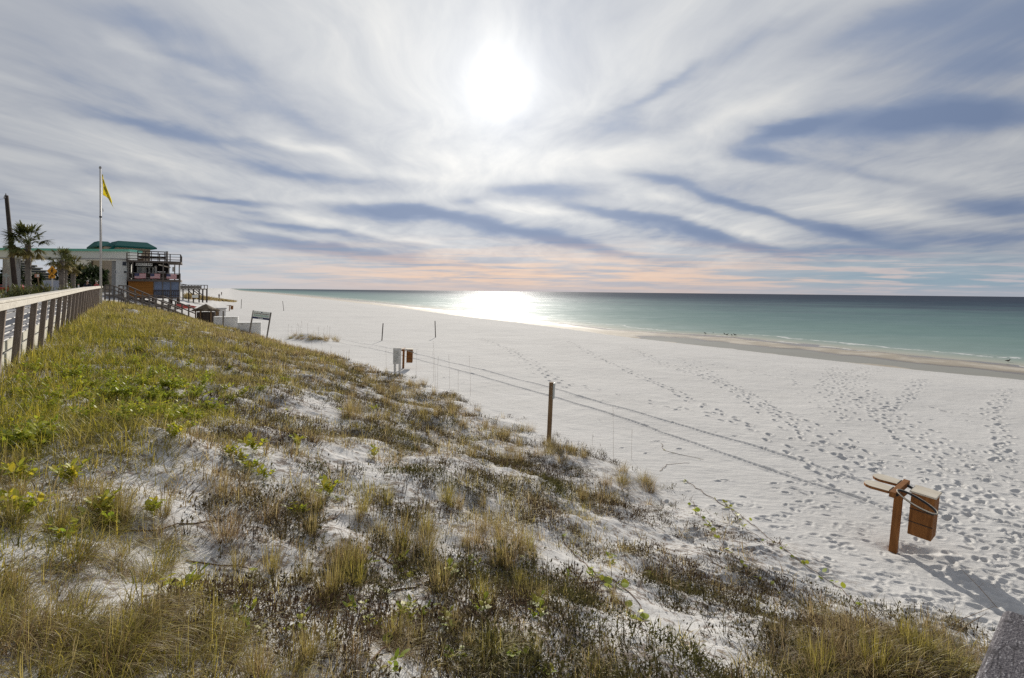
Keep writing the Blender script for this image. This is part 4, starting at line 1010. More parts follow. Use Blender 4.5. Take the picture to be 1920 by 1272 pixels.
# diamond sign seen from behind
P_ = at(11, 540, 62.0); root = empty('road_sign', (P_[0], 62.0, GZS), 0, 'grey diamond road sign seen from behind at the left edge', 'road sign'); zt = at(11, 517, 62.0)[2] - GZS
mb = MB(); mb.box(-.04, .04, .0, .06, 0, zt); mb.build('post', M['steel'], root)
mb = MB(); mb.prism([(0, -.02, zt + .28), (.42, -.02, zt), (0, -.02, zt - .28), (-.42, -.02, zt)], 0, (0, .012, 0)); mb.build('panel', M['sign_grey'], root)
# bench on the verge
P_ = at(25, 540, 52.0); root = empty('bench', (P_[0], 52.0, GZS), 0, 'dark backless bench on the verge at the far left', 'bench')
for xs in (-.6, .6): MB().box(xs - .06, xs + .06, -.16, .16, 0, .44).build('leg', M['dark_wood'], root)
MB().box(-.85, .85, -.22, .22, .44, .52).build('seat', M['grey_wood_x'], root)
# pale banner barrier
P_ = at(97, 540, 60.0); root = empty('barrier', (P_[0], 60.0, GZS), 0, 'long pale lilac fabric barrier standing behind the crossing sign', 'barrier'); zt = at(97, 527, 60.0)[2] - GZS
MB().box(-.95, .95, -.02, .02, .25, zt).build('banner', M['lilac'], root)
for xs in (-.97, 0, .97): MB().tube([(xs, .03, 0), (xs, .03, zt + .05)], .03, 8).build('post', M['steel'], root)
MB().tube([(-.97, .03, zt + .03), (.97, .03, zt + .03)], .025, 6).build('top_rail', M['steel'], root)
# small white marker by the railing
P_ = at(148, 540, 44.0); root = empty('marker_post', (P_[0], 44.0, GZS), 0, 'short white tipped marker leaning behind the railing near the people', 'marker'); zt = at(147, 535, 44.0)[2] - GZS
MB().beam((.05, 0, 0), (-.04, 0, zt), .09, .05).build('stake', M['white'], root); MB().beam((-.04, 0, zt + .002), (-.045, 0, zt + .08), .1, .055).build('cap', M['pink_sign'], root)

# parked cars at the left edge
def car(px, Y, mat, rz, label):
    P_ = at(px, 540, Y); root = empty('parked_car', (P_[0], Y, GZS + .06), rz, label, 'car', None)
    pr = [(-2.1, .3), (-2.15, .7), (-1.9, .92), (-1.2, 1.0), (-.7, 1.42), (.6, 1.46), (1.15, 1.02), (1.9, .88), (2.15, .68), (2.15, .3)]
    mb = MB(); mb.prism([(a_, -.85, b_) for a_, b_ in pr], 0, (0, 1.7, 0)); mb.build('body', M[mat], root, bevel=.09)
    for sy in (-.862, .852): MB().prism([(-1.02, sy, 1.03), (-.66, sy, 1.36), (.55, sy, 1.39), (.95, sy, 1.04)], 0, (0, .01, 0)).build('window', M['glass'], root)
    for xs in (-1.35, 1.35):
        for ys in (-.8, .8):
            w_ = MB().tube([(xs, ys - .1, .33), (xs, ys + .1, .33)], .33, 16).build('wheel', M['black'], root); MB().tube([(xs, ys - .112 if ys < 0 else ys + .101, .33), (xs, ys - .101 if ys < 0 else ys + .112, .33)], .2, 12).build('rim', M['steel'], w_)
    for ys in (-.6, .6): MB().box(2.1, 2.17, ys - .16, ys + .16, .66, .78).build('headlight', M['white'], root)
car(14, 92.0, 'red', .3, 'dark red car parked on the road at the left edge'); car(31, 88.0, 'red', .5, 'red car parked right behind the leaning utility pole')
car(72, 98.0, 'glass', .2, 'dark car parked on the road behind the tallest palm')

# two people behind the railing
def person(px, Y, zf, H, shirt, hair, label, yaw=0.0, arms=.35, cap=None):
    P_ = at(px, 540, Y); s = H / 1.75
    root = empty('person', (P_[0], Y, zf), yaw, label, 'person')
    def skin(name, verts, edges, rad, mat, parent, lv=1):
        me = bpy.data.meshes.new(name); me.from_pydata([tuple(np.array(v_) * s) for v_ in verts], edges, []); me.materials.append(M[mat]); o = link(name, me, parent)
        o.modifiers.new('skin', 'SKIN')
        for sv, r_ in zip(me.skin_vertices[0].data, rad): sv.radius = (r_[0] * s, r_[1] * s) if hasattr(r_, '__len__') else (r_ * s, r_ * s)
        me.skin_vertices[0].data[0].use_root = True
        sb = o.modifiers.new('sub', 'SUBSURF'); sb.levels = lv; sb.render_levels = lv; return o
    V = [(0, 0, .95), (0, 0, 1.15), (0, 0, 1.38), (0, -.01, 1.47), (0, -.01, 1.53), (0, -.03, 1.64), (0, -.02, 1.72)]
    R_ = [(.15, .11), (.13, .10), (.17, .10), .055, .05, (.075, .09), (.055, .07)]
    E = [(i, i + 1) for i in range(6)]
    for sg in (-1, 1):
        b0 = len(V); V += [(sg * .19, 0, 1.40), (sg * .24, -.05, 1.14), (sg * .2, -.05 - arms, 1.02), (sg * .17, -.12 - arms, 1.0)]; R_ += [.055, .045, .034, .03]; E += [(2, b0), (b0, b0 + 1), (b0 + 1, b0 + 2), (b0 + 2, b0 + 3)]
        b1 = len(V); V += [(sg * .1, 0, .86), (sg * .11, -.02, .48), (sg * .11, .01, .08), (sg * .12, -.14, .04)]; R_ += [.09, .058, .042, .035]; E += [(0, b1), (b1, b1 + 1), (b1 + 1, b1 + 2), (b1 + 2, b1 + 3)]
    skin('body', V, E, R_, 'skin', root)
    SV = [(0, 0, .93), (0, 0, 1.15), (0, 0, 1.385), (0, -.005, 1.46)]; SE = [(0, 1), (1, 2), (2, 3)]; SR_ = [(.175, .135), (.155, .125), (.195, .125), .075]
    for sg in (-1, 1): b0 = len(SV); SV += [(sg * .195, 0, 1.40), (sg * .23, -.03, 1.2)]; SR_ += [.075, .066]; SE += [(2, b0), (b0, b0 + 1)]
    skin('shirt', SV, SE, SR_, shirt, root)
    TV = [(0, 0, .97)]; TE = []; TR = [(.17, .135)]
    for sg in (-1, 1): b0 = len(TV); TV += [(sg * .1, 0, .84), (sg * .11, -.02, .48), (sg * .11, .01, .12)]; TR += [.108, .078, .066]; TE += [(0, b0), (b0, b0 + 1), (b0 + 1, b0 + 2)]
    skin('trousers', TV, TE, TR, 'trousers', root)
    mb = MB(); mb.ball(np.array((0, .005, 1.67)) * s, np.array((.088, .1, .085)) * s); mb.build('hair', M[hair], root, smooth=True)
    return root
person(164, 45.0, 3.42, 1.72, 'shirt_dark', 'grey_hair', 'person in a dark jacket leaning at the railing left of the flagpole', .4)
person(181, 46.0, 3.42, 1.70, 'shirt_red', 'grey_hair', 'person in a red and pale top partly behind the flagpole', -.3)
for px_, py_, lab in ((415.5, 554.5, 'tiny distant person walking on the far white beach'), (411, 561, 'tiny distant person near the dark dune spit')):
    g = ground(px_, py_); person(px_, g[1], g[2], 1.7, 'shirt_dark', 'hair', lab, .5)

# ------------------------------------------------------------------ enclosed walkway over the road
YB = 85.0
def xat(px, Y): return at(px, 540, Y)[0]
def zat(px, py, Y): return at(px, py, Y)[2]
x0, x1 = xat(-70, YB), xat(243, YB); zt, zb_ = zat(100, 470.5, YB), zat(100, 486, YB)
root = empty('walkway_bridge', (x1, YB, GZS), 0, 'long off white enclosed walkway bridge with mint roof edge over the road', 'footbridge')
L_ = x1 - x0
MB().box(-L_, 0, 0, 2.6, zb_ - GZS, zt - GZS).build('body', M['offwhite'], root)
MB().box(-L_, .05, -.22, 2.8, zt - GZS, zt - GZS + .36).build('roof', M['mint'], root)
MB().box(-L_, 0, -.06, 0, zb_ - GZS, zb_ - GZS + .18).build('lower_ledge', M['grey'], root)
for px_ in (18, -55): xx = xat(px_, YB) - x1; MB().box(xx - .55, xx + .55, .5, 1.3, 0, zb_ - GZS).build('pillar', M['grey'], root)
xx = xat(22, YB) - x1; lt = MB(); lt.box(-1.0, 1.0, 0, 2.6, 0, zat(20, 459, YB) - GZS); lt = lt.build('lift_tower', M['grey'], root); lt.location = (xat(20, YB + 3.8) - x1, 3.8, 0); lt.rotation_euler = (0, 0, .75)
# stepped apartment block far away
YC = 260.0; root = empty('apartment_block', (xat(34, YC), YC, GZS), .72, 'stepped blue grey apartment block seen under the walkway bridge', 'building')
xl = 0; nfl = 12; zt_ = zat(30, 487, YC) - GZS
core = MB(); slabs = MB()
for i in range(nfl):
    fr = i / (nfl - 1); xr = (126 - (126 - 42) * max(0, (fr - .12) / .88) ** 1.35 - 34) * YC / F / 1.31; z0 = zt_ * i / nfl; z1 = zt_ * (i + 1) / nfl
    core.box(xl, xr, 0, 18, z0, z1 - .55); slabs.box(xl - .3, xr + .8, -1.2, 18.3, z1 - .55, z1 - .12)
core.build('wall', M['condo_blue'], root); slabs.build('balcony_slab', M['grey'], root)
MB().box(xl - 4.4, xl - .4, -2.5, 12, 0, zt_ * 1.02).build('stair_tower', M['sign_grey'], root)
# pale distant building under the bridge
YD = 140.0; root = empty('pale_building', (xat(165, YD), YD, GZS), .7, 'pale stuccoed building under the bridge behind dark trees', 'building')
w_ = 44 / F * YD / 1.31; MB().box(-w_ / 2, w_ / 2 + 3.4, 0, 9, 0, zat(165, 484, YD) - GZS).build('wall', M['offwhite'], root)
for i in range(4):
    for j in range(2): MB().box(-w_ / 2 + .6 + i * 1.2, -w_ / 2 + 1.2 + i * 1.2, -.05, .1, 3 + j * 2.6, 4.2 + j * 2.6).build('window', M['sign_grey'], root)

# teal roofed apartment house behind the bar, turned to face the dune
EL_, ER_ = at(150, 540, 118.0), at(293, 540, 129.0); EW = float(np.hypot(*(ER_ - EL_)[:2])); EA = math.atan2(ER_[1] - EL_[1], ER_[0] - EL_[0])
X_ = lambda px: (px - 150) / 143 * EW; zR = lambda py, px=240: zat(px, py, 118 + 11 * (px - 150) / 143) - GZS
root = empty('apartment_house', (EL_[0], EL_[1], GZS), EA, 'tan apartment house with teal hipped metal roof behind the bar', 'building')
MB().box(X_(196), X_(284), 1.5, 14, 0, zR(464.5)).build('wall', M['tan'], root)
def hip(xa, xb, ya, yb, z0, z1, inx, iny):
    mb = MB(); V = [(xa, ya, z0), (xb, ya, z0), (xb, yb, z0), (xa, yb, z0), (xa + inx, ya + iny, z1), (xb - inx, ya + iny, z1), (xb - inx, yb - iny, z1), (xa + inx, yb - iny, z1)]
    mb.add(V, [(3, 2, 1, 0), (4, 5, 6, 7), (0, 1, 5, 4), (1, 2, 6, 5), (2, 3, 7, 6), (3, 0, 4, 7)]); mb.box(xa + .02, xb - .02, ya + .02, yb - .02, z0 - .3, z0 - .002); return mb
hip(X_(212), X_(294), 0, 12, zR(464.5, 280), zR(452, 250), 1.3, 3).build('roof', M['teal_roof'], root)
hip(X_(184), X_(220), 3.0, 13, zR(460.5, 200), zR(450, 200), .9, 3).build('roof', M['teal_roof'], root)
MB().prism([(X_(202), 1.2, zR(470)), (X_(210), 1.2, zR(470)), (X_(222), 1.2, zR(458.5)), (X_(216), 1.2, zR(458.5))], 0, (0, 1.5, 0)).build('roof_slope', M['teal_roof'], root)

# ------------------------------------------------------------------ the beach bar on its stilts
BL = at(240, 540, 72.0); BR_ = at(337, 540, 75.0); BW = float(np.hypot(*(BR_ - BL)[:2])); BA = math.atan2(BR_[1] - BL[1], BR_[0] - BL[0])
def U(px): return (px - 240) / 97 * BW
ZB = 2.2; zz = lambda py, px=240: zat(px, py, 72.0 + 3 * (px - 240) / 97) - ZB
root = empty('beach_bar', (BL[0], BL[1], ZB), BA, 'weathered three level wooden beach bar with open decks on stilts', 'building'); bar = root
z_f0, z_f1, z_d1a, z_d1b, z_r1, z_d2a, z_d2b, z_r2 = zz(560), zz(557.5), zz(527.5), zz(523.5), zz(511), zz(491), zz(488), zz(474)
MB().box(0, BW, 0, 7, z_f0, z_f1).build('floor', M['grey_wood_x'], root)
MB().box(.02, U(286.5), .02, .10, z_f1, z_d1a).build('wall_panel', M['plywood'], root)
v_ = MB().box(U(286.8), BW - .08, .05, .07, z_f1, z_d1a).build('vinyl_curtain', M['blue_vinyl'], root)
fr = MB()
for px_ in (287.5, 304, 319.5, 336): fr.box(U(px_) - .05, U(px_) + .05, -.02, .04, z_f1, z_d1a)
fr.build('curtain_frame', M['grey_wood'], root)
rl = MB(); rl.box(U(287), BW, -.10, -.03, zz(545.5), zz(544)); rl.box(U(287), BW, -.09, -.04, zz(554.5), zz(553.5))
for px_ in np.linspace(288, 336, 14): rl.box(U(px_) - .025, U(px_) + .025, -.085, -.045, z_f1, zz(545))
rl.build('railing', M['dark_wood'], root)
MB().box(.1, BW - .1, .3, 6.8, z_f1 + .01, z_d1a - .01).build('lower_room', M['dark'], root)  # solid near-black box, colour stands in for the unlit room
d1 = MB(); d1.box(-.15, BW + .12, -.35, 7, z_d1a, z_d1b); d1.build('middle_deck', M['grey_wood_x'], root)
# middle level: set back room with interior shade in its colour, doors, sign and posts
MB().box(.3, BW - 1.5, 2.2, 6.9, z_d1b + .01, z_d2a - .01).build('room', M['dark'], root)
wl = MB(); wl.box(U(253), U(285), 2.12, 2.19, z_d1b + .01, zz(499)); wl.build('pale_wall', M['offwhite'], root)
MB().box(U(255), U(261.5), 2.06, 2.11, z_d1b + .01, zz(500)).build('door', M['sign_grey'], root)
MB().box(U(271), U(274.2), 2.06, 2.11, z_d1b + .01, zz(500)).build('doorway', M['dark'], root); MB().box(U(278), U(281.5), 2.06, 2.11, z_d1b + .01, zz(500)).build('doorway', M['dark'], root)  # near-black slabs paint the shade inside the open doorways
MB().box(U(287), U(291.5), 1.5, 1.56, z_d1b + .01, zz(497)).build('pale_panel', M['white'], root)
sgn = MB().box(U(253.2), U(284.5), -.05, 0, zz(497.8), zz(492.8)).build('sign_board', M['offwhite'], root)
fc = bpy.data.curves.new('lettering', 'FONT'); fc.body = 'BEACH BAR'; fc.align_x = 'CENTER'; fc.align_y = 'CENTER'; fc.size = .40; fc.extrude = .008
fc.materials.append(M['dark_wood']); tmp = bpy.data.objects.new('lettering_curve', fc); COL.objects.link(tmp); bpy.context.view_layer.update(); fo_ = link('lettering', bpy.data.meshes.new_from_object(tmp.evaluated_get(bpy.context.evaluated_depsgraph_get())), sgn); bpy.data.objects.remove(tmp); fo_.location = (U(268.9), -.062, zz(495.3)); fo_.rotation_euler = (PI / 2, 0, 0); fo_.scale = (.92, 1, 1)
for px_, nm in ((241, 'post'), (248, 'post'), (305, 'post'), (316, 'post'), (327, 'post'), (335, 'post')):
    MB().box(U(px_) - .07, U(px_) + .07, -.28, -.14, z_d1b + .002, z_d2a - .002).build(nm, M['grey_wood'], root) if px_ != 335 else MB().box(U(px_) - .07, U(px_) + .07, 1.5, 1.64, z_d1b + .002, z_d2a - .002).build(nm, M['grey_wood'], root)
MB().beam((U(296), -.1, zz(495)), (U(319), -.1, zz(500)), .06, .14).build('brace', M['sun_wood'], root)
MB().box(U(294), U(309), -.1, .3, zz(509.5), zz(508)).build('counter', M['white'], root)
MB().box(U(321), U(326), 1.8, 1.86, zz(507), zz(498)).build('window', M['white'], root)
def railing(y0, z0, z1, xa, xb, nposts, mat, nb, name='railing'):
    r_ = MB(); r_.box(xa, xb, y0 - .05, y0 + .09, z1 - .07, z1); r_.box(xa, xb, y0, y0 + .04, z0 + .16, z0 + .25)
    for q_ in np.linspace(xa + .06, xb - .06, nposts): r_.box(q_ - .06, q_ + .06, y0 + .0421, y0 + .16, z0, z1 - .072)
    for i in range(nb): zq = z0 + .25 + (z1 - .07 - z0 - .25) * (i + 1) / (nb + 1); r_.box(xa, xb, y0 + .005, y0 + .035, zq - .03, zq + .03)
    return r_.build(name, M[mat], root)
railing(-.33, z_d1b + .002, z_r1, -.1, BW + .1, 5, 'grey_wood', 0)
MB().box(-.08, BW + .05, -.14, -.12, z_d1b + .08, z_r1 - .12).build('rail_screen', M['dark_wood'], root)
MB().box(-.2, BW + .15, -.45, 7, z_d2a, z_d2b).build('upper_deck', M['grey_wood_x'], root)
railing(-.43, z_d2b + .002, z_r2, -.18, BW + .12, 6, 'dark_wood', 1)
sr = MB()
for ya in np.linspace(-.3, 6.6, 5): sr.box(BW + .0, BW + .1, ya, ya + .1, z_d2b + .002, z_r2 - .072)
sr.box(BW - .01, BW + .11, -.25, 6.7, z_r2 - .07, z_r2 + .002); sr.build('side_railing', M['dark_wood'], root)
# raised roof terrace behind
MB().box(U(252), U(301), 2.6, 6.8, z_d2b + .01, zz(478)).build('roof_room', M['grey_wood'], root) if False else None
tr_ = MB(); tr_.box(U(252), U(306), 3.0, 6.8, zz(479.5), zz(477.5))
for px_ in (253, 268, 279, 292, 305): tr_.box(U(px_) - .05, U(px_) + .05, 3.02, 3.12, z_d2b + .01, zz(467.5))
tr_.box(U(252), U(306), 3.0, 3.14, zz(468.5), zz(467)); tr_.box(U(252), U(306), 3.14, 3.2, zz(473.5), zz(472.5)); tr_.build('terrace', M['dark_wood'], root)
MB().box(U(306.3), U(311.5), 3.2, 4.2, z_d2b + .01, zz(466)).build('chimney', M['grey'], root)
MB().box(U(254), U(265), 2.0, 2.4, z_d2b + .01, zz(483)).build('roof_bench', M['brown_wood'], root)
for px_ in (242, 262, 285, 318, 333): MB().box(U(px_) - .13, U(px_) + .13, .6, .86, -1.6, z_f0).build('stilt', M['dark_wood'], root); MB().box(U(px_) - .13, U(px_) + .13, 5.6, 5.86, -1.6, z_f0).build('stilt', M['dark_wood'], root)
# flags on the middle railing
for i, (pa, pb, ya, lab) in enumerate(((252.3, 273, 0, 'left'), (281, 299.5, .02, 'mid'), (311.5, 331, 0, 'right'))):
    mb = MB(); w_ = U(pb) - U(pa); hh = (z_r1 - z_d1b) * .74; nst = 13; nxx = 12
    def FP(s_, h_): return (s_ * w_, .03 * math.sin(s_ * 9 + i) * (.3 + h_) - .03, -h_ * hh - .03 * math.sin(s_ * 5 + i * 2) * h_)
    for k_ in range(nst):
        for c_ in range(nxx):
            s0, s1, h0, h1 = c_ / nxx, (c_ + 1) / nxx, k_ / nst, (k_ + 1) / nst
            mb.mi = 2 if (c_ < 5 and k_ < 7) else (0 if k_ % 2 == 0 else 1)
            mb.add([FP(s0, h0), FP(s1, h0), FP(s1, h1), FP(s0, h1)], [(0, 3, 2, 1)])
    mb.mi = 1
    for r_i in range(5):
        for c_i in range(6): q_ = FP(.03 + .06 * c_i + .03 * (r_i % 2), .05 + .095 * r_i); mb.ball((q_[0], q_[1] - .012, q_[2]), (.012, .004, .012), 6, 4)
    lp = Matrix.Rotation(BA, 4, 'Z') @ Vector((U(pa), -.42, 0)); o = mb.build('flag', [M['flag_red'], M['flag_white'], M['navy']], None, loc=(BL[0] + lp.x, BL[1] + lp.y, ZB + z_r1 - .12), rz=BA)
    props(o, ['stars and stripes flag on the bar railing below the sign board', 'stars and stripes flag on the bar railing in the middle of the three', 'stars and stripes flag on the bar railing nearest the sea'][i], 'flag', 'flags hung on the bar railing')

# white house joined to the bar
root = empty('white_house', (BL[0], BL[1], ZB), BA, 'white stuccoed house with small windows joined to the bar', 'building')
MB().box(U(217), -.22, .6, 9, -.8, zz(486.5)).build('wall', M['offwhite'], root)
MB().box(U(207), U(217) - .01, 2.0, 9, -.8, zz(489)).build('side_wing', M['grey'], root)
for (a_, b_, c_, d_) in ((228, 236.5, 499, 490.5), (230.5, 237, 512.5, 508), (215.2, 217.8, 514, 507)):
    f_ = MB().box(U(a_), U(b_), .55 if a_ > 220 else .53, .62, zz(c_), zz(d_)).build('window', M['white'], root); MB().box(U(a_) + .05, U(b_) - .05, .52 if a_ > 220 else .5, .548 if a_ > 220 else .528, zz(c_) + .05, zz(d_) - .05).build('pane', M['glass'], f_)
MB().box(U(207), U(243) - .22, .4, 2.4, zz(486.4), zz(485.6)).build('roof_edge', M['grey'], root)

# stair and ramp railings down from the street to the beach
def ramp(label, off, name='beach_stair'):
    pts = [(197, 535, 56), (214, 536.5, 55), (255, 554, 53.5), (280, 556, 52.5), (341, 581, 49.5)]
    P3 = [at(a_, b_, c_) + np.array([off * .35, off, 0]) for a_, b_, c_ in pts]; o0 = P3[0] - np.array([0, 0, 1.0]); root = empty(name, tuple(o0), 0, label, 'stair')
    Q3 = [p - o0 for p in P3]; wv = np.array([.5, 1.3, 0])
    hr = MB(); st = MB(); ps = MB(); h2 = MB(); s2 = MB()
    for p, q in zip(Q3[:-1], Q3[1:]):
        for mb_, dv in ((hr, 0), (h2, 1)):
            mb_.beam(p + wv * dv, q + wv * dv, .10, .10); mb_.beam(p + wv * dv - [0, 0, .42], q + wv * dv - [0, 0, .42], .05, .09)
        n_ = max(2, int(np.linalg.norm(q - p) / 1.1))
        for i in range(n_):
            c_ = p + (q - p) * i / n_
            for dv in (0, 1): MB().beam(c_ + wv * dv - [0, 0, 2.0], c_ + wv * dv - [0, 0, .05], .1, .1).build('post', M['grey_wood'], root)
        n_ = int(np.linalg.norm(q - p) / .3)
        for i in range(n_): c_ = p + (q - p) * (i + .5) / n_ - [0, 0, .98]; st.beam(c_, c_ + wv, .28, .04)
        s2.beam(p - [0, 0, 1.02], q - [0, 0, 1.02], .05, .22); s2.beam(p + wv - [0, 0, 1.02], q + wv - [0, 0, 1.02], .05, .22)
    hr.build('handrail', M['grey_wood_x'], root); h2.build('handrail', M['grey_wood_x'], root); st.build('treads', M['grey_wood_x'], root); s2.build('stringer', M['grey_wood'], root)
ramp('grey wooden beach stair with handrails descending below the bar', 0)
# lone post in the grass
def leaning_post(pxb, pyb, pxt, pyt, Y, w, mat, label, name='wooden_post', cap=None):
    B_ = at(pxb, pyb, Y); T_ = at(pxt, pyt, Y); root = None
    B_[2] = min(B_[2], hz(B_[0], B_[1])); mb = MB(); mb.beam((T_ - B_) * -.12, T_ - B_, w, w)
    if cap:
        root = empty(name, tuple(B_), 0, label, 'post'); mb.build('shaft', M[mat], root, bevel=.008); mb = MB(); q = T_ - B_; mb.beam(q * .72, q * 1.005, w * 1.08, w * 1.08); mb.build('painted_top', M[cap], root)
    else: props(mb.build(name, M[mat], None, bevel=.008, loc=tuple(B_)), label, 'post')
leaning_post(235.3, 576, 234.6, 549, 45.0, .1, 'grey_wood', 'short white topped post standing in the dune grass by the stair', cap='white')
leaning_post(418.5, 610, 418.8, 583.5, 49.0, .1, 'grey_wood', 'dark post standing beside the white storage box')
for (a_, b_, c_, d_, lab) in ((452, 579, 453, 561.5, 'farthest slim dark post in the sand left of the beach notice'), (532, 583, 530, 565, 'slim dark post in the sand right above the beach notice'), (716, 639, 718.3, 606.5, 'slim dark post in the sand left of the pair near the water'), (816.6, 633, 815.6, 602, 'slim dark post in the sand closest to the sun glitter')):
    g = ground(a_, b_); leaning_post(a_, b_, c_, d_, g[1], .075, 'dark_wood', lab)

# far boardwalk pavilion
g = at(341, 556.5, 105.0); root = empty('wooden_pavilion', (g[0], 105.0, g[2] - .2), .55, 'dark raised wooden boardwalk platform on many posts beyond the bar', 'platform'); dx = lambda px: (px - 341) * .105 / 1.17; dz = lambda py: zat(365, py, 105.0) - g[2] + .2
MB().box(-2.2, dx(390), 0, 4, dz(543.2), dz(541.6)).build('deck', M['dark_wood'], root)
r_ = MB(); r_.box(-2.2, dx(390), -.02, .1, dz(535.5), dz(534.3)); r_.box(-2.2, dx(377), .0, .06, dz(541.2), dz(536.2))
for px_ in np.linspace(341, 389.5, 9): r_.box(dx(px_) - .07, dx(px_) + .07, .11, .23, dz(541.59), dz(534.31))
r_.build('railing', M['grey_wood'], root)
r_ = MB(); r_.beam((-2.2, .4, dz(530)), (dx(350), .4, dz(534.5)), .1, .12); r_.build('stair_rail', M['grey_wood'], root)
for px_ in (343, 354, 363, 374, 381, 389):
    for yy_ in (.2, 2.6): MB().box(dx(px_) - .1, dx(px_) + .1, yy_, yy_ + .2, -1, dz(543.21)).build('post', M['dark_wood'], root)
for a_, b_ in ((352, 361), (368, 379), (361, 374)): MB().beam((dx(a_), .12, dz(544)), (dx(b_), .12, dz(553)), .08, .16).build('brace', M['dark_wood'], root)
MB().box(dx(360), dx(372), -.6, -.5, 0, dz(553.5)).build('white_board', M['offwhite'], root)
# dune spit with grass beyond
S = Strip(); n = 2200; f = rng.random(n); py_ = 559.5 + 6.5 * f ** 1.2 + rng.normal(0, .7, n); px_ = 350 + 90 * f + rng.normal(0, 2, n)
G_ = [ground(a_, b_) for a_, b_ in zip(px_, py_)]; ok_ = np.array([q is not None for q in G_]); f = f[ok_]; G_ = np.array([q for q in G_ if q is not None]); n = len(f)
Xq, Yq, Zq = G_.T
blades(S, Xq, Yq, Zq, np.full(n, 4), .5 + .9 * (1 - f) ** 1.5, np.full(n, .3), np.full(n, .08), np.clip(.3 + rng.normal(0, .1, n), 0, 1))
props(link('dune_spit_grass', S.mesh('dune_spit_grass', M['grass'])), 'dark grass on the low dune spit beyond the bar', 'grass', kind='stuff')
# thatched hut, shed and storage boxes
YH = 60.0; cx_ = xat(386.5, YH); zb_ = .9; root = empty('thatched_hut', (cx_, YH, zb_), .2, 'small thatched beach hut with dark sides behind the grass', 'hut'); zt = zat(386, 570, YH) - zb_; ze = zat(386, 581.5, YH) - zb_
mb = MB(); R1 = 1.35; n_ = 14
V = [(0, 0, zt)]; ring = []
for lay in range(3):
    for k_ in range(n_): a_ = 2 * PI * k_ / n_; rr_ = R1 * (lay + 1) / 3 * rng.uniform(.96, 1.05); V.append((rr_ * math.cos(a_), rr_ * math.sin(a_), zt - (zt - ze) * ((lay + 1) / 3) ** .9 + rng.normal(0, .015)))
Fs = [(0, 1 + k_, 1 + (k_ + 1) % n_) for k_ in range(n_)] + [(1 + l_ * n_ + k_, 1 + (l_ + 1) * n_ + k_, 1 + (l_ + 1) * n_ + (k_ + 1) % n_, 1 + l_ * n_ + (k_ + 1) % n_) for l_ in range(2) for k_ in range(n_)]
mb.add(V, Fs); o = mb.build('roof', M['thatch'], root); o.modifiers.new('thick', 'SOLIDIFY').thickness = .12
S = Strip(); n = 500; a_ = rng.uniform(0, 6.28, n); rr_ = R1 * rng.uniform(.75, 1.03, n); V, Qd = strips(np.stack([rr_ * np.cos(a_), rr_ * np.sin(a_), ze + (zt - ze) * (1 - rr_ / R1) + .03], -1), a_, rng.uniform(.2, .4, n), rng.uniform(1.9, 2.8, n), rng.uniform(0, .5, n), np.full(n, .03), 2); S.add(V, Qd, np.full(n, .05)); link('fringe', S.mesh('fringe', M['dead_twig']), root)
for k_ in range(6): a_ = 2 * PI * k_ / 6 + .3; MB().tube([(1.0 * math.cos(a_), 1.0 * math.sin(a_), -.8), (1.0 * math.cos(a_), 1.0 * math.sin(a_), ze + .1)], .07, 8).build('post', M['brown_wood'], root)
mb = MB(); mb.tube([(0, 0, -.6), (0, 0, ze - .25)], .9, 14); mb.build('counter', M['dark_wood'], root)
YS = 66.0; root = empty('white_shed', (xat(413, YS), YS, .7), .5, 'small white beach shed with a wooden hatch behind the storage boxes', 'shed'); zt = zat(413, 578, YS) - .7
MB().box(-.62, .62, 0, 1.3, -.3, zt - .12).build('wall', M['white'], root); MB().box(-.75, .72, -.12, 1.45, zt - .12, zt).build('roof', M['grey'], root); MB().box(-.5, -.12, -.03, .01, zt - .95, zt - .4).build('hatch', M['brown_wood'], root)
for (pa, pb, pt, Y, zb_, lab) in ((402, 446, 594.5, 52.0, .55, 'upper white storage box half hidden by dune grass'), (446.5, 490, 605.2, 47.0, .35, 'lower white storage box behind the leaning beach notice')):
    x_ = xat((pa + pb) / 2, Y); w_ = (pb - pa) / F * Y; zt = zat((pa + pb) / 2, pt, Y) - zb_; w_ /= 1.1; root = empty('storage_box', (x_, Y, zb_), .42, lab, 'box', None)
    MB().box(-w_ / 2, w_ / 2, 0, 1.1, -.3, zt - .05).build('body', M['white'], root, bevel=.01); MB().box(-w_ / 2 - .02, w_ / 2 + .02, -.03, 1.12, zt - .05, zt).build('lid', M['white'], root, bevel=.01)
    for i in (-1, 1): MB().box(i * w_ * .3 - .04, i * w_ * .3 + .04, -.045, -.031, zt - .14, zt - .01).build('hasp', M['steel'], root)
# red boats pulled up under the bar
for i, (a_, b_, Y, lab) in enumerate(((338, 573.5, 66.0, 'upturned red kayak lying on the sand under the bar'), (352, 576.5, 63.0, 'second red kayak lying nearer the thatched hut'))):
    q = at(a_, b_, Y); mb = MB(); pts = [(-1.5, 0, .12), (-1.1, 0, .08), (-.5, 0, .06), (.4, 0, .06), (1.0, 0, .08), (1.5, 0, .13)]; mb.tube(pts, [.05, .24, .34, .34, .24, .05], 10); root = empty('kayak', tuple(q), -.4 + .2 * i, lab, 'kayak'); root.scale = (.8, .6, .6)
    mb.build('hull', M['red'], root, smooth=True); mb = MB(); mb.tube([(-.45, 0, .36), (.3, 0, .36)], [.16, .2], 10); mb.build('cockpit', M['black'], root)

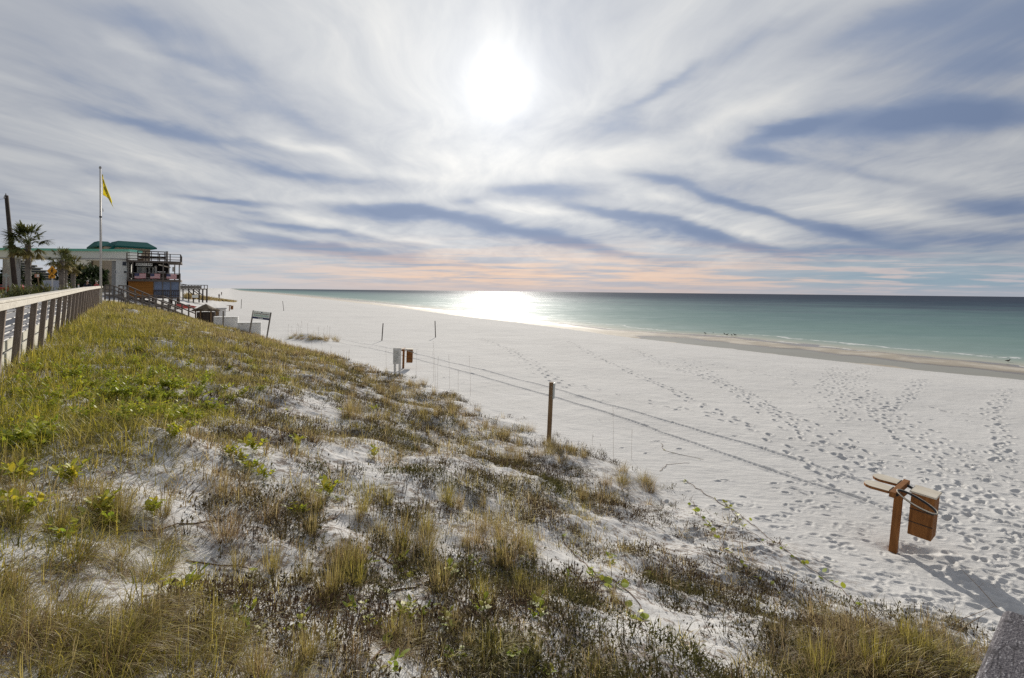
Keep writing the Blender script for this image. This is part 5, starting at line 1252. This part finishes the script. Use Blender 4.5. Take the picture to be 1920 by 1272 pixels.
# leaning beach notice
YN = 44.0; TL, TR_ = at(475.2, 582.3, YN), at(508, 586.2, YN); BLq, BRq = at(469.6, 614, YN), at(500.6, 631, YN)
gz_ = hz(BRq[0], BRq[1]); root = empty('beach_notice', tuple(BRq), 0, 'leaning pale notice board with blue band on two posts on the beach', 'sign')
for p, q in ((BLq, TL), (BRq, TR_)): p = p + (p - q) * .3; MB().beam(p - BRq, q - BRq, .09, .09).build('post', M['grey_wood'], root)
ax = (TR_ - TL) / np.linalg.norm(TR_ - TL); upv = (TR_ - BRq) / np.linalg.norm(TR_ - BRq); nv = np.array([0, -1.0, 0]); W_ = float(np.linalg.norm(TR_ - TL)); Hs = .67
def SP(s_, h_, o_=.05): return TL - BRq + ax * (s_ * W_) - upv * (h_ * Hs) + nv * o_
def quad(s0, s1, h0, h1, o_, th=.008): return [SP(s0, h0, o_), SP(s1, h0, o_), SP(s1, h1, o_), SP(s0, h1, o_)]
def panel(name, mat, rects, o_, parent):
    mb = MB()
    for (s0, s1, h0, h1) in rects: mb.prism(quad(s0, s1, h0, h1, o_), 0, (0, .008, 0))
    return mb.build(name, M[mat], parent)
pn = panel('panel', 'pale_print', [(.02, .98, .01, .98)], .062, root); pn['label'] = 'pale panel with blue lower band'
panel('blue_band', 'navy', [(.02, .98, .76, .98)], .072, pn)
rs = []; x_ = .06
while x_ < .92: w_ = rng.uniform(.03, .09); rs.append((x_, min(x_ + w_, .94), .27, .35)); x_ += w_ + .015
panel('print_line', 'grey_wood', rs, .072, pn)
rs = []; x_ = .08
while x_ < .9: w_ = rng.uniform(.04, .12); rs.append((x_, min(x_ + w_, .94), .47, .64)); x_ += w_ + .02
panel('print_line', 'green_text', rs, .072, pn); panel('emblem', 'navy', [(.47, .55, .10, .19)], .072, pn); panel('print_line', 'pale_print', [(.36, .42, .82, .92), (.44, .52, .82, .92), (.54, .63, .82, .92)], .082, pn)

# signed post at the dune foot
g = ground(1029, 829); Yp = g[1]; B_ = g; T_ = at(1034, 717, Yp); root = empty('signed_post', tuple(g), 0, 'weathered grey post with a small sign seen edge on at the dune edge', 'post')
q = T_ - B_; MB().beam(q * -.25, q, .115, .115, up=(0, 1, 0)).build('shaft', M['brown_wood'], root, bevel=.006)
mb = MB(); c0 = q * .72; c1 = q * .985; mb.beam(c0 + [.075, .02, 0], c1 + [.075, .02, 0], .02, .17, up=(.35, 1, 0)); o = mb.build('sign_plate', M['sign_grey'], root)
mb = MB()
for f in (.78, .93): mb.ball(q * f + np.array([0, -.06, 0]), .012, 8, 6)
mb.build('bolt', M['steel'], root)

# white notice board on two legs
g = ground(749, 704); Yq = g[1]; root = empty('notice_board', tuple(g), 0, 'small white notice board on two legs at the edge of the dune', 'sign'); k_ = Yq / F
for a_ in (-9.0, 0): MB().box(a_ * k_ - .05, a_ * k_ + .05, 0, .1, -.4, 50.5 * k_).build('leg', M['white'], root)
pn = MB().box(-12.2 * k_, 2.5 * k_, -.03, -.002, 21 * k_, 51 * k_).build('panel', M['white'], root, bevel=.004)
mb = MB()
for i in range(9): h_ = 25 + i * 2.5; mb.box(-10.8 * k_, (-1.5 - rng.uniform(0, 4)) * k_ + 1.8 * k_, -.036, -.031, h_ * k_, (h_ + .9) * k_)
mb.build('print_line', M['sign_grey'], pn)

# recycling stands: post with cross arm, two hinged lids, bag ring and a hanging bin
def stand(label):
    root = empty('recycling_stand', (0, 0, 0), 0, label, 'bin stand', None)
    MB().box(-.055, .055, -.055, .055, -.4, .98).build('post', M['orange_wood'], root, bevel=.006)
    arm = MB(); arm.box(-.045, .045, -.42, .45, 1.0, 1.09); arm.box(-.10, .10, -.12, .12, .965, .999); arm.build('cross_arm', M['orange_wood'], root, bevel=.006)
    for yy_, off in ((-.24, 0), (.24, 0)):
        w_ = .165; pts = [(-.06, yy_ - w_ * .8), (-.30, yy_ - w_)] + [(-.30 - .15 * math.sin(a_), yy_ - w_ * math.cos(a_)) for a_ in np.linspace(.25, PI - .25, 8)] + [(-.30, yy_ + w_), (-.06, yy_ + w_ * .8)]
        MB().prism([(a_ , b_, 1.03) for a_, b_ in pts], 0, (0, 0, .04)).build('lid', M['orange_wood'], root, bevel=.006); MB().prism([(a_ * .98 - .004, yy_ + (b_ - yy_) * .96, 1.0702) for a_, b_ in pts], 0, (0, 0, .006)).build('lid_sheen', M['sun_wood'], root)  # thin cream layer paints the sunlit sheen over the orange lid
        MB().box(-.57, -.05, yy_ - .149, yy_ - .146, 1.0, 1.075).build('lid_edge', M['orange_wood'], root) if False else None
        mb = MB(); mb.beam((-.05, yy_, 1.02), (-.42, yy_, 1.015), .06, .025); mb.build('batten', M['dark_wood'], root)
        mb = MB(); mb.tube([(-.055, yy_ - .1, 1.08), (-.055, yy_ + .1, 1.08)], .012, 8); mb.build('hinge', M['black'], root)
    rg = MB(); pts = [(.30 + .26 * math.cos(a_), -.26 + .17 * math.sin(a_), 1.0 - .09 * math.cos(a_)) for a_ in np.linspace(0, 2 * PI, 29)]; rg.tube(pts, .016, 8, cap=False); rg.tube([(.05, -.26, 1.03), (.06, -.4, 1.05)], .014, 6); rg.build('bag_ring', M['black'], root)
    rg = MB(); pts = [(.30 + .275 * math.cos(a_), -.26 + .185 * math.sin(a_), 1.012 - .09 * math.cos(a_)) for a_ in np.linspace(0, 2 * PI, 29)]; rg.tube(pts, .009, 6, cap=False); rg.build('bag_rim', M['sun_wood'], root)
    bx = MB(); x0, x1, y0, y1, z0, z1 = .15, .47, .08, .42, .30, 1.02
    bx.box(x0, x1, y0, y0 + .025, z0, z1); bx.box(x0, x1, y1 - .025, y1, z0, z1); bx.box(x0, x0 + .025, y0 + .0251, y1 - .0251, z0, z1); bx.box(x1 - .025, x1, y0 + .0251, y1 - .0251, z0, z1); bx.box(x0 + .0251, x1 - .0251, y0 + .0251, y1 - .0251, z0, z0 + .03)
    bin_ = bx.build('bin', M['orange_wood'], root, bevel=.004)
    for z_ in (.74, .52): MB().box(x0 - .006, x1 + .006, y0 - .008, y0 - .0005, z_, z_ + .012).build('seam', M['dark_wood'], bin_)
    MB().box(x0 - .02, x1 + .02, y0 - .03, y1 + .03, 1.022, 1.05).build('bin_lid', M['sun_wood'], bin_, bevel=.006)  # lid in cream, the sunlit look of its top put into the colour
    MB().beam((.04, .3, 1.04), (.16, .3, 1.0), .05, .03).build('bracket', M['black'], root)
    return root
st = stand('orange stained recycling stand with lids and hanging bin on the near beach')
st.location = tuple(TRASH); st.rotation_euler = (math.radians(1), math.radians(4.5), -.86)
c2 = copy_tree(st); g = ground(756, 691); c2.location = tuple(g); c2.rotation_euler = (0, .02, .1); c2['label'] = 'orange recycling stand with hanging bin just behind the white notice board'
c3 = copy_tree(st); g = ground(430, 583.5); c3.location = tuple(g); c3.rotation_euler = (0, .05, -.2); c3['label'] = 'tiny distant recycling stand on the beach left of the beach notice'
for o in (st, c2, c3): o['group'] = 'recycling stands on the beach'

# shore birds
def bird(px, py, label, s=1.0, first=[None]):
    g = ground(px, py)
    if first[0] is None:
        root = empty('shore_bird', (0, 0, 0), 0)
        mb = MB(); mb.ball((0, 0, .2), (.15, .075, .075), 10, 8); mb.tube([(.10, 0, .23), (.15, 0, .31)], [.045, .03], 8); mb.ball((.165, 0, .335), (.05, .036, .036), 8, 6); mb.build('body', M['bird'], root, smooth=True)
        mb = MB(); mb.tube([(.2, 0, .335), (.29, 0, .325)], [.012, .004], 6); mb.build('beak', M['black'], root)
        mb = MB(); mb.tube([(-.12, 0, .2), (-.25, 0, .18)], [.05, .02], 6); mb.build('tail', M['bird'], root)
        for sg in (-1, 1): mb = MB(); mb.tube([(.0, sg * .035, .15), (-.01, sg * .035, .07), (0, sg * .035, 0)], .008, 5); mb.tube([(0, sg * .035, .005), (.06, sg * .035, .003)], .008, 5); mb.build('leg', M['black'], root)
        first[0] = root; o = root
    else: o = copy_tree(first[0])
    o.location = tuple(g); o.rotation_euler = (0, 0, rng.uniform(0, 6.28)); o.scale = (s, s, s); props(o, label, 'bird', 'shore birds along the water')
for i, (a_, b_) in enumerate(((1322, 627), (1336, 627), (1358, 628.5), (1363, 630), (1372, 630.5), (1378, 630.5))): bird(a_, b_, 'small dark shore bird in the row standing at the water edge', rng.uniform(.65, .85))
bird(1890, 680, 'lone dark shore bird at the water edge far right', .75)

# handrail of the boardwalk the photograph was taken from
zc_ = EYE - .55
c0 = on_plane(1881, 1137, zc_); c1 = on_plane(1822, 1274, zc_); dv = (c1 - c0)[:2]; dv /= np.linalg.norm(dv); ang_ = math.atan2(dv[1], dv[0])
root = empty('boardwalk_handrail', (c0[0], c0[1], zc_ - 1.05), ang_, 'frosted dark grey handrail end at the lower right corner', 'handrail')
# local x runs from the far end toward and past the camera, local +y is to the right of it
mb = MB(); mb.box(0, 1.6, 0, .145, 1.05 - .04, 1.05); o = mb.build('cap_board', M['rail_cap'], root, bevel=.012); o.modifiers['bevel'].segments = 4
MB().box(.02, .11, .03, .12, -.1, 1.0095).build('post', M['grey_wood'], root, bevel=.006); MB().box(.12, 1.6, .055, .095, .55, .69).build('mid_rail', M['grey_wood_x'], root)
